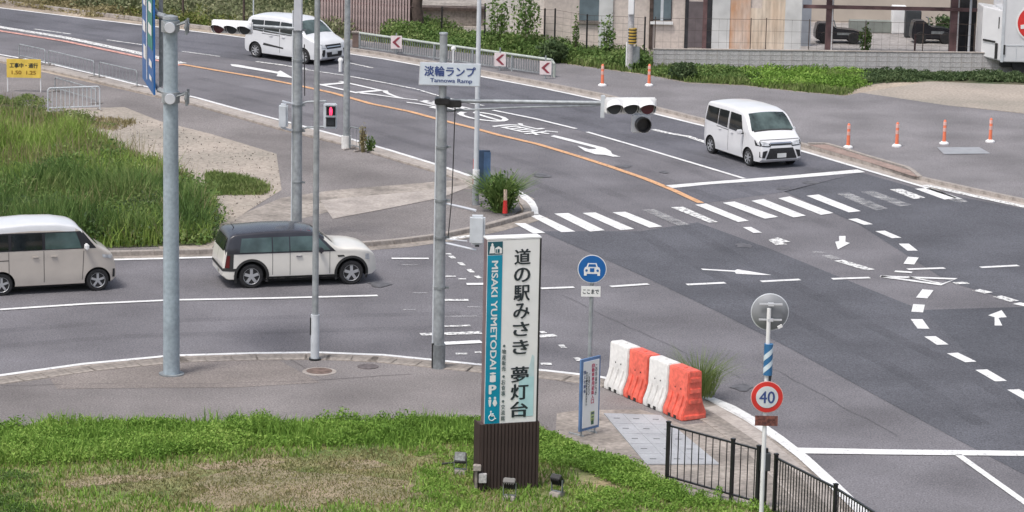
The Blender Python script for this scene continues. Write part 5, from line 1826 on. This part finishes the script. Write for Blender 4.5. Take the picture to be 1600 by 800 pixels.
# white box truck at the right edge
TR = g(1562, 117)
t = thing('box_truck', 'white box truck with a big red disc, cut off by the right edge', 'truck', TR, math.radians(3))
zb0, zt0 = hz((1562, 117), 97), 3.1
zm = (zb0 + zt0) / 2
b = MB(); b.box((2.6, 1.05, zm), (5.1, 2.1, zt0 - zb0)); bx_ = obj('cargo_box', b, CARPEARL, t, bevel=.03)
b = MB()                                       # slanting nose at the left, set back
b.prism([(.04, .02, zb0 + .02), (-.62, .75, zb0 + .12), (-.62, 1.9, zb0 + .12), (.04, 2.08, zb0 + .02)], (0, 0, 2.0)); nz = obj('nose', b, CARW, t, bevel=.04)
b = MB(); b.prism([(-.60, .68, zb0 + .75), (-.20, .24, zb0 + .72), (-.20, .22, zb0 + .80), (-.60, .66, zb0 + .83)], (.0, -.02, 0)); obj('handle', b, SEAM, nz)
for (x, z0, z1, w) in ((-.16, .10, .72, .10), (.12, .30, .68, .07), (-.1, 1.3, 1.75, .03)):
    b = MB(); b.box((x, -.02 if x > 0 else .17, zb0 + (z0 + z1) / 2), (w, .05, z1 - z0)); obj('hinge', b, SEAM, bx_)
b = MB(); b.box((.04, .0, zm), (.10, .07, zt0 - zb0)); obj('corner_post', b, LIGHT_GREY, bx_)
b = MB(); b.box((2.6, -.008, zb0 + .66), (5.0, .012, .03)); obj('side_rail', b, LIGHT_GREY, bx_)
for i in range(10):
    b = MB(); b.box((.6 + i * .48, -.006, zb0 + .32), (.02, .012, .6)); obj('rib', b, LIGHT_GREY, bx_)
dc = Vector((rel(TR, 1617, 35).x, -.02, hz((1562, 117), 35)))
b = MB(); b.cyl(dc, dc + Vector((0, -.01, 0)), .74, None, 40); dd = obj('disc_rim', b, SIGN_WHITE, bx_)
b = MB(); b.cyl(dc + Vector((0, -.01, 0)), dc + Vector((0, -.02, 0)), .67, None, 40); obj('red_disc', b, SIGN_RED, dd)
b = MB(); b.box(dc + Vector((0, -.025, -.1)), (1.1, .01, .16), Matrix.Rotation(-.12, 3, 'Y')); obj('white_bar', b, SIGN_WHITE, dd)
b = MB(); b.box((2.6, 1.05, zb0 - .12), (5.0, 1.6, .22)); obj('chassis', b, BLACK_M, t)
for x in (.9, 4.2):
    for y in (.25, 1.85):
        b = MB(); b.lathe((0, 0, 0), [(.22, -.12), (.40, -.12), (.42, 0), (.40, .12), (.22, .12)], 'Y', 24); obj('wheel', b, BLACK_R, t, smooth=True, loc=(x, y, .42))

# utility pole with striped wrap
F5 = (984, 110)
P5 = g(*F5, .01)
t = thing('utility_pole', 'grey utility pole with a yellow and black wrap in front of the beige house', 'utility pole', P5)
pole_part('pole', .12, .12, 3.6, CONC_BLOCK, t)
z0, z1 = hz(F5, 68), hz(F5, 44)
b = MB(); b.cyl((.06, 0, z0), (.06, 0, z1), .17, .17, 18); wr = obj('wrap', b, mat('yellow_wrap', (.55, .36, .06), rough=.6), t)
for k in range(5):
    b = MB(); b.cyl((.06, 0, z0 + .04 + k * (z1 - z0) / 5), (.06, 0, z0 + .09 + k * (z1 - z0) / 5), .175, .175, 18); obj('black_band', b, SEAM, wr)
b = MB(); b.box((.22, .1, hz(F5, 86)), (.3, .3, .62)); obj('equipment_box', b, GALV_DARK, t, bevel=.02)
b = MB(); b.box((-.02, -.16, hz(F5, 10)), (.22, .16, .6)); obj('meter_box', b, WHITE_P, t, bevel=.02)
b = MB(); b.cyl((-.14, 0, 0), (-.14, 0, 1.1), .03); obj('white_conduit', b, SIGN_WHITE, t)

# wire fence in front of the house and on the wall
def wire_fence(label, posts, tops, m, n_h=5, pr=.035):
    p0 = g(*posts[0])
    t = thing('wire_fence', label, 'fence', p0)
    pts = []
    for f_, ty in zip(posts, tops):
        q = g(*f_) - p0
        h = hz(f_, ty)
        pts.append((q, h))
        b = MB(); b.cyl(q, q + Vector((0, 0, h)), pr, None, 8); obj('post', b, m, t)
    b = MB()
    for (qa, ha), (qb, hb) in zip(pts[:-1], pts[1:]):
        for k in range(n_h + 1):
            f1 = .25 + .72 * k / n_h
            b.cyl(qa + Vector((0, 0, ha * f1)), qb + Vector((0, 0, hb * f1)), .004 if k < n_h else .007, None, 4, cap=False)
        L = (qb - qa).length
        for k in range(1, int(L / .3)):
            f_ = k / int(L / .3)
            c = qa.lerp(qb, f_)
            hh = ha + (hb - ha) * f_
            b.cyl(c + Vector((0, 0, hh * .25)), c + Vector((0, 0, hh * .97)), .003, None, 4, cap=False)
    tag(obj('wire_mesh', b, BARK, t), kind='stuff')
    return t
wire_fence('dark-posted wire fence through the weeds before the beige house', [(690, 62), (757, 70), (850, 86), (866, 88), (916, 93), (983, 99), (1006, 101)], [10, 5, 13, 13, 22, 24, 26], BLACK_M)
wire_fence('thin-posted wire fence standing along the block wall', [(1022, 103), (1171, 104), (1195, 104), (1262, 105), (1350, 106), (1440, 107), (1520, 108)], [26, 28, 28, 30, 32, 34, 36], BARK, 3, .018)

# pink lattice screen and dark posts
p = g(492, 48); q = g(641, 60)
d = q - p
t = thing('slatted_screen', 'faded pink slatted screen behind the guard rail at the top', 'screen', p, math.atan2(d.y, d.x))
L = d.length
u = MB(); u.box((0, 0, 1.7), (.075, .03, 3.4)); ms = u.mesh('slat', PINK_LATT)
ns_ = int(L / .135)
for i in range(ns_):
    link('slat', ms, t, (L * (i + .5) / ns_, 0, 0))
for z in (.2, 1.3, 2.6):
    b = MB(); b.box((L / 2, .04, z), (L, .05, .08)); obj('rail', b, RED_STEEL, t)
b = MB(); b.box((L / 2, .5, 1.6), (L, .04, 3.2)); obj('backing_panel', b, mat('dusty_pink_panel', (.32, .26, .25), rough=.9, var=.15), t)
for i, (fx, fy, w_) in enumerate(((640, 58, .22), (652, 60, .26))):
    p = g(fx, fy)
    t = thing('tree', ('left' if i == 0 else 'right') + ' one of the two dark trunks beside the pink screen', 'tree', p, 0, 'bare trunks by the screen')
    b = MB()
    pts = [Vector((random.uniform(-.05, .05), 0, z)) for z in (0, .6, 1.3, 2.0, 2.8, 3.6)]
    for k in range(5):
        b.cyl(pts[k], pts[k + 1], w_ * (1 - k * .06), w_ * (1 - (k + 1) * .06), 10)
    obj('trunk', b, BARK, t, smooth=True)
    n = 500
    C = rng.normal(size=(n, 3)) * np.array([.8, .6, .45]) + np.array([0, 0, 4.1])
    link('crown', quads_mesh('crown', leaf_arr(C, .09 * (.6 + .8 * rng.random(n))), L_DARK, 1), t)
    b = MB(); b.cyl((0, 0, 3.4), (.5, .1, 4.3), .07, .03); b.cyl((0, 0, 3.4), (-.5, .0, 4.2), .07, .03); obj('limb', b, BARK, t)
p = g(556, 74); t = thing('bollard', 'stubby brown block at the left end of the guard rail', 'bollard', p)
b = MB(); b.box((0, 0, .3), (.28, .25, .6)); obj('block', b, mat('brown_block', (.22, .16, .14), rough=.9, var=.2), t, bevel=.03)
b = MB(); b.box((0, 0, .62), (.34, .3, .06)); obj('cap', b, CONC_WORN, t)

# guard rail with chevron boards
RA, RB = g(562, 77), g(866, 121)
d = RB - RA
L = d.length
t = thing('guard_rail', 'long grey guard rail with close bars along the far side of the road', 'guard rail', RA, math.atan2(d.y, d.x))
hr = hz((700, 97), 71)
b = MB(); b.tube([(0, 0, hr), (L - .15, 0, hr), (L, 0, hr - .15), (L, 0, 0)], .05, 8); obj('top_rail', b, mat('pale_green_grey_rail', (.42, .46, .42), rough=.5, var=.15), t, smooth=True)
b = MB(); b.box((L / 2, 0, .10), (L, .04, .05)); obj('bottom_rail', b, GALV, t)
u = MB(); u.cyl((0, 0, 0), (0, 0, hr), .045, None, 10); mp = u.mesh('post', GALV)
for i in range(6):
    link('post', mp, t, (L * i / 5.05, 0, 0))
u = MB(); u.box((0, 0, hr / 2 + .03), (.034, .02, hr - .16)); mbal = u.mesh('bar', GALV_DARK)
nb_ = int(L / .125)
for i in range(nb_):
    link('bar', mbal, t, (L * (i + .5) / nb_, 0, 0))
for k, (px, fy, lb) in enumerate(((619, 87, 'leftmost chevron board on the guard rail'), (781, 111, 'middle chevron board on the guard rail, right of the name board'), (852, 124, 'chevron board at the right end of the guard rail'))):
    f_ = (px, fy)
    p = g(*f_)
    t = thing('chevron_sign', 'small white and red ' + lb, 'road sign', p, 0, 'chevron boards on the guard rail')
    b = MB(); b.cyl((0, .03, 0), (0, .03, .9), .03); obj('post', b, GALV, t)
    zc_ = hz(f_, (66, 93, 106)[k])
    b = MB(); b.box((0, 0, zc_), (.44, .02, .52)); bd2 = obj('board', b, mat('pinkish_white_board', (.76, .66, .66), rough=.5, var=.1), t)
    b = MB()
    b.prism([(-.16, -.012, zc_), (.06, -.012, zc_ + .20), (.17, -.012, zc_ + .20), (-.03, -.012, zc_), (.17, -.012, zc_ - .20), (.06, -.012, zc_ - .20)], (0, -.006, 0))
    obj('chevron', b, mat('dull_red', (.28, .05, .07), rough=.5), bd2)
for (f_, ty, lb) in (((708, 99), 76, 'thin white delineator with a round head right of the mast top'), ((532, 112), 94, 'short white marker just left of the post with the white-sleeved foot')):
    p = g(*f_, .03)
    t = thing('delineator', lb, 'post', p)
    h = hz(f_, ty)
    b = MB(); b.cyl((0, 0, 0), (0, 0, h), .035 if ty == 76 else .07, None, 10); obj('post', b, WHITE_P, t)
    b = MB(); b.lathe((0, -.0, h), [(.02, -.05), (.10, -.02), (.10, .02), (.02, .05)], 'Y', 16); obj('reflector', b, SIGN_WHITE, t)

# ------------------------------------------------------------------ left: pipe barriers and the yellow notice
def pipe_barrier(label, fa, fb, ty, n, zf=.06, m=GALV, lw=.022, group='galvanised pipe barriers on the left'):
    a, b_ = g(*fa, zf), g(*fb, zf)
    d = b_ - a
    L = d.length
    h = hz(fa, ty)
    t = thing('pipe_barrier', label, 'barrier', a, math.atan2(d.y, d.x), group)
    b = MB(); b.tube([(0, 0, 0), (0, 0, h - .08), (.06, 0, h), (L - .06, 0, h), (L, 0, h - .08), (L, 0, 0)], lw, 8); obj('frame', b, m, t, smooth=True)
    b = MB(); b.cyl((0, 0, .14), (L, 0, .14), lw * .7); obj('bottom_rail', b, m, t)
    u = MB(); u.cyl((0, 0, .14), (0, 0, h), lw * (.55 if lw > .024 else .3), None, 6); me = u.mesh('bar', m)
    for i in range(1, n):
        link('bar', me, t, (L * i / n, 0, 0))
    for x in (0, L):
        b = MB(); b.box((x, 0, .02), (.06, .5, .04)); obj('foot', b, CONC, t)
    return t
pipe_barrier('barred barrier standing in the dry grass below the kerb', (75, 175), (156, 172), 138, 12, m=LIGHT_GREY, lw=.026)
pipe_barrier('plain pipe barrier at the kerb, farthest left', (30, 92), (71, 101), 69, 8)
pipe_barrier('plain pipe barrier at the kerb, below the double line', (76, 103), (147, 120), 79, 13)
pipe_barrier('pipe barrier at the kerb just left of the blue sign', (155, 122), (214, 136), 97, 11)
pipe_barrier('pipe barrier seen end to end behind the barred barrier', (86, 143), (150, 162), 121, 10)
p = g(11, 143, .06); q = g(65, 143, .06)
t = thing('notice_board', 'yellow notice board with black lettering on two thin legs', 'notice board', p)
W_ = (q - p).length
z0, z1 = hz((38, 143), 121), hz((38, 143), 92)
b = MB(); b.box((W_ / 2, 0, (z0 + z1) / 2), (W_, .025, z1 - z0)); bd2 = obj('board', b, YELLOW, t)
for x in (.02, W_ - .02):
    b = MB(); b.cyl((x, .03, 0), (x, .03, z1), .02); obj('leg', b, WHITE_P, t)
for txt, dz, hh, m_, ww in (('工事中・通行', .66, .26, INK, .82), ('1.50  1.25', .28, .20, mat('amber_ink', (.30, .16, .02), rough=.5), .7)):
    c = Vector((W_ / 2, -.016, z0 + (z1 - z0) * dz))
    lettering('lettering', txt, lambda u, v: c + Vector((u * W_ * ww, 0, v * (z1 - z0) * hh)), m_, bd2, 1, .04, fit=True)
# steel barrier by the white-sleeved post
pipe_barrier('small rusty rail frame beside the white-sleeved post', (546, 233), (562, 236), 198, 3, m=GALV_DARK)

# ------------------------------------------------------------------ thin posts along the bank
for i, (fx, fy) in enumerate(((381, 44), (286, 34), (396, 46))):
    p = g(fx, fy, .02)
    t = thing('fence_post', ('dark post rising behind the roof of the far minivan', 'dark post on the bank left of the three-lamp signal', 'slim pale post on the bank just behind the far minivan')[i], 'post', p)
    b = MB(); b.cyl((0, 0, 0), (0, 0, 3.2), .05 if i != 2 else .03, None, 10); obj('post', b, BARK if i != 2 else LIGHT_GREY, t)

# ================================================================== VEGETATION
def W(lst, z=0.0):
    return [tuple(g(x, y, z)[:2]) for x, y in lst]

ZL = .16
lawn_px = [(-260, 676), (0, 668), (200, 658), (400, 662), (600, 657), (750, 655), (845, 668), (868, 684), (960, 717), (1040, 752), (1062, 772), (1190, 792), (1330, 840), (1500, 1000), (-500, 1000)]
mb = MB(); mb.flat = True
mb.sheet(P_(lawn_px, ZL), ZL)
lawn = struct('lawn', mb, LAWN)
dirt_px = [[(90, 752), (130, 742), (180, 745), (215, 732), (275, 738), (310, 724), (380, 726), (420, 712), (470, 716), (520, 704), (590, 700), (640, 712), (680, 708), (690, 722), (640, 735), (655, 750), (630, 765), (665, 776), (600, 792), (540, 782), (500, 798), (420, 790), (360, 803), (320, 788), (270, 790), (240, 770), (180, 778), (150, 764), (100, 768)], [(900, 728), (990, 735), (1030, 750), (960, 765), (890, 750)]]
mb = MB(); mb.flat = True
for k, pp in enumerate(([(330, 742), (400, 728), (470, 738), (560, 742), (640, 752), (660, 772), (600, 790), (520, 784), (470, 796), (390, 788), (350, 796), (290, 784), (330, 766), (300, 756)], [(100, 756), (150, 744), (220, 742), (290, 736), (300, 742), (220, 752), (160, 758), (110, 764)], [(520, 722), (580, 718), (610, 728), (560, 734), (530, 730)], [(300, 726), (400, 716), (450, 722), (380, 732), (320, 734)])):
    mb.sheet(P_(pp, ZL), ZL + .006)
struct('bare_patch', mb, mat('bare_lawn_soil', (.29, .225, .16), rough=1, var=.15, scale=.8, scale2=7, col2=(.19, .175, .10), stretch=(.6, 1.6, 1), bump=.6, bscale=20), lawn)
LW = W(lawn_px, ZL)
hl = [W(p, ZL) for p in dirt_px]
grass('short_grass', LW, 60000, (.03, .10), .022, ZL, L_MIX, 1.0, 1.2, 3, holes=hl, label='short patchy grass over the near lawn')
grass('lawn_tufts', LW, 46000, (.06, .17), .024, ZL, L_LUSH, .9, 1.0, 5, holes=hl, label='greener tufts over the near lawn')
grass('sparse_grass', hl[0], 13000, (.02, .07), .018, ZL, L_DULL, 1.4, .8, 16, label='sparse green grass on the bare patch')
grass('dry_grass', hl[0], 3000, (.02, .05), .02, ZL, L_MIX, 1.4, 1.0, 6, label='dry sparse grass on the bare patch')
strip1 = W([(-260, 680), (0, 672), (200, 663), (400, 667), (600, 662), (752, 660), (752, 694), (600, 694), (420, 700), (200, 718), (0, 730), (-260, 745)], ZL)
bushy('weeds_along_pavement', strip1, 900, .22, (.14, .48), 70, .045, ZL, L_LUSH, label='lush bright weeds along the pavement edge', ls=1.6, hmin=.25)
grass('tall_grass', strip1, 12000, (.12, .34), .025, ZL, L_LUSH, .7, 1.5, 8, label='taller grass among the bright weeds')
strip2 = W([(845, 676), (866, 688), (958, 722), (1036, 758), (1070, 790), (960, 752), (900, 728), (846, 722)], ZL)
bushy('weeds_by_board', strip2, 300, .2, (.12, .32), 70, .045, ZL, L_LUSH, label='bright weeds right of the tall board')
strip3 = W([(900, 775), (1040, 762), (1200, 790), (1340, 835), (1400, 900), (900, 900)], ZL)
bushy('weeds_by_railing', strip3, 330, .18, (.08, .24), 60, .042, ZL, L_LUSH, label='bright weeds below the black railings')
bushy('low_weeds', W([(-100, 735), (60, 740), (60, 800), (-100, 830)], ZL), 90, .2, (.06, .2), 50, .04, ZL, L_WEED, label='low weeds at the lower left corner')
bushy('low_weeds', W([(650, 690), (748, 690), (748, 800), (640, 830), (660, 740)], ZL), 90, .16, (.05, .14), 50, .035, ZL, L_LUSH, label='low weeds left of the tall board')

# meadow on the left
mead = W([(-400, 165), (0, 184), (95, 192), (150, 218), (235, 258), (300, 292), (330, 320), (332, 350), (326, 380), (0, 394), (-400, 415)], .06)
grass('meadow_grass', mead, 90000, (.22, .6), .032, .06, L_GRASSY, .8, 4, 11, label='tall grass filling the plot on the left')
bushy('meadow_weeds', W([(-400, 275), (0, 285), (110, 255), (175, 262), (240, 275), (290, 298), (322, 322), (328, 350), (322, 378), (0, 388), (-400, 405)], .06), 950, .5, (.35, 1.05), 75, .085, .06, L_WEED, label='dense dark leafy weeds at the front of the plot', ls=4.5)
bushy('meadow_edge_weeds', W([(-400, 335), (0, 340), (320, 330), (326, 376), (0, 388), (-400, 405)], .06), 420, .42, (.35, .95), 75, .08, .06, L_DARK, label='darker weeds along the kerb of the plot', ls=3)
bushy('pale_weeds', W([(120, 212), (235, 262), (310, 305), (325, 335), (230, 310), (140, 255)], .06), 150, .3, (.2, .55), 50, .07, .06, L_MEADOW, label='paler weeds at the edge of the dirt path', ls=2)
grass('seeding_stalks', mead, 9000, (.5, 1.0), .018, .06, L_DRY, .5, 3, 21, label='pale seeding stalks over the plot')
grass('tall_front_grass', W([(-400, 300), (0, 310), (200, 290), (318, 330), (322, 378), (0, 388), (-400, 405)], .06), 34000, (.4, 1.05), .03, .06, L_WEED, .7, 3, 22, label='tall blades along the front of the plot')
grass('tongue_grass', W([(325, 272), (400, 283), (418, 296), (410, 304), (330, 305)], .06), 8000, (.06, .2), .035, .06, L_MEADOW, .8, 1.5, 12, label='tongue of low grass reaching over the dirt')
bushy('verge_weeds', W([(-300, 140), (0, 152), (62, 156), (66, 176), (150, 184), (170, 200), (90, 192), (0, 184), (-300, 165)], .06), 300, .32, (.08, .38), 50, .06, .06, L_MEADOW, label='yellow green weeds round the barred barrier', ls=2)
grass('dry_verge_grass', W([(70, 180), (150, 182), (215, 192), (180, 205), (100, 195)], .06), 1300, (.04, .16), .04, .06, L_DRY, .9, 1.5, 13, label='dry grass where the plot meets the path')

# bank at the top left and verge on the right
bankp = W([(-300, -60), (430, -40), (520, 15), (540, 58), (430, 46), (280, 30), (205, 24), (60, 2), (-300, -50)])
bushy('bank_vegetation', bankp, 1300, .8, (.4, 1.3), 60, .14, 0, L_HAZE, label='hazy green scrub on the bank along the road', ls=9)
bushy('bank_scrub', W([(420, -30), (620, -10), (640, 40), (560, 50), (480, 30)]), 120, .8, (.4, 1.4), 60, .15, 0, L_DARK, label='dark scrub behind the pink screen', ls=5)
verge = W([(600, 64), (760, 81), (862, 93), (1000, 110), (1012, 98), (870, 82), (760, 64), (640, 48)])
bushy('verge_undergrowth', verge, 800, .45, (.3, .95), 60, .09, 0, L_WEED, label='dense weeds between guard rail and wire fence', ls=4)
grass('verge_grass', W([(560, 62), (745, 85), (862, 96), (939, 107), (1009, 116), (1075, 128), (1162, 133), (1250, 143), (1320, 149), (1345, 135), (1345, 112), (1010, 108), (800, 84), (620, 60)]), 16000, (.06, .26), .05, 0, L_MEADOW, .8, 3, 14, label='grass edging the far asphalt')
bushy('bright_weeds', W([(1160, 116), (1345, 114), (1340, 136), (1190, 135)]), 260, .4, (.15, .5), 55, .08, 0, L_LUSH, label='bright weeds before the block wall', ls=3)
bushy('wall_weeds', W([(1012, 110), (1180, 112), (1180, 127), (1075, 124), (1012, 115)]), 170, .35, (.12, .5), 50, .08, 0, L_WEED, label='weeds at the left foot of the block wall', ls=2)
bushy('wall_foot_weeds', W([(1345, 114), (1700, 122), (1700, 133), (1450, 125), (1345, 130)]), 300, .32, (.12, .42), 55, .08, 0, L_DARK, label='dark creeping weeds at the right foot of the block wall', ls=3)

bushy('bank_dry_growth', W([(-100, 0), (205, 30), (205, 14), (60, -10), (-100, -30)]), 260, .6, (.15, .6), 50, .10, 0, L_DRY, label='dry pale growth at the left foot of the bank', ls=4)
bushy('bank_dry_growth', W([(205, 28), (420, 50), (420, 34), (205, 12)]), 200, .5, (.15, .6), 50, .10, 0, L_MIX, label='pale growth along the bank behind the three-lamp signal', ls=4)

# single plants
def plant(name, label, foot, z, R, H, n, s, m, up=.5, cat='plant', blades_=0, stem=True, bw=.03, lean=.9):
    p = g(*foot, z)
    t = thing(name, label, cat, p)
    if n:
        u = rng.normal(size=(n, 3))
        u /= np.linalg.norm(u, axis=1)[:, None]
        r = rng.random(n) ** .45
        C = u * r[:, None] * np.array([R, R * .9, H * .5]) * (1 + .25 * np.sin(u[:, 0:1] * 5) * np.cos(u[:, 1:2] * 4))
        C[:, 2] += H * up
        C[:, 2] = np.abs(C[:, 2])
        link('leaves', quads_mesh('leaves', leaf_arr(C, s * (.6 + .8 * rng.random(n))), m, 1), t)
    if blades_:
        a = rng.random(blades_) * 2 * PI
        rr = rng.random(blades_) * R * .35
        P = np.stack([np.cos(a) * rr, np.sin(a) * rr], 1)
        V = blade_arr(P, 0, H * (.6 + .5 * rng.random(blades_)), np.full(blades_, bw), 0)
        sp_ = np.stack([np.cos(a), np.sin(a)], 1) * (rng.random(blades_) * R * lean)[:, None]
        for i, f_ in ((2, .3), (3, .3), (4, 1), (5, 1)):
            V[:, i, :2] += sp_ * f_
        V[:, 4:, 2] *= .92
        link('blades', quads_mesh('blades', V, m, 2), t)
    if stem:
        b = MB()
        for k in range(7):
            a = k * 2 * PI / 7
            b.cyl((0, 0, 0), (math.cos(a) * R * .5, math.sin(a) * R * .5, H * (.6 + .3 * random.random())), .012, .006, 5)
        obj('stem', b, BARK, t)
    return t
plant('shrub', 'leafy green shrub at the pavement tip beside the curved white line', (782, 331), .05, .62, 1.25, 900, .06, L_WEED, .45, 'shrub', 700, bw=.035, lean=1.8)
plant('grass_clump', 'feathery light green grass clump behind the orange-red barrier', (1092, 618), .12, .95, 1.05, 0, .03, L_MEADOW, .5, 'grass clump', 520, stem=False, bw=.011, lean=1.15)
plant('weed', 'tall thin weed beside the small rusty rail frame', (567, 238), .05, .14, .95, 120, .05, L_DRY, .5, 'weed', 30)
plant('weed', 'low dark weed right of the small rusty rail frame', (578, 236), .05, .22, .5, 160, .05, L_WEED, .5, 'weed', 30)
plant('creeper', 'dark creeper climbing the pale wall by the wire fence', (822, 86), 0, .62, 2.9, 800, .085, L_WEED, .52, 'creeper', 0)
plant('creeper', 'sparse creeper on the left end of the pale wall', (778, 78), 0, .5, 2.2, 420, .09, L_WEED, .55, 'creeper', 0)
plant('creeper', 'thin creeper against the light pilaster of the house', (948, 96), 0, .34, 1.9, 300, .08, L_WEED, .5, 'creeper', 0)
plant('creeper', 'wispy creeper on the wall left of the blue-grey shutter', (899, 92), 0, .14, 1.9, 160, .07, L_WEED, .5, 'creeper', 0)
plant('bush', 'round dark bush at the foot of the beige wall', (866, 98), 0, .62, .95, 900, .09, L_DARK, .5, 'bush', 0)
plant('bush', 'dark weed clump on the left foot of the block wall', (1067, 124), 0, .55, .7, 500, .09, L_DARK, .5, 'bush', 0)
plant('cypress', 'small green conifer in front of the shed opening', (1352, 86), .03, .26, 1.3, 420, .07, L_WEED, .5, 'conifer', 0)
plant('bush', 'grey green bush beside the right shed column', (1478, 62), .03, .7, 1.1, 600, .10, L_DARK, .5, 'bush', 0)
# tiny stones and scraps on the pale soil
n = 900
P = sample(W([(100, 172), (250, 192), (432, 243), (440, 300), (360, 350), (330, 392), (300, 300), (200, 220)], .06), n)
C = np.zeros((n, 3)); C[:, :2] = P; C[:, 2] = .075
o = link('gravel', quads_mesh('gravel', leaf_arr(C, .035 * (.4 + rng.random(n))), CONC_WORN, 1))
tag(o, 'scattered stones on the pale soil path', 'gravel', kind='stuff')
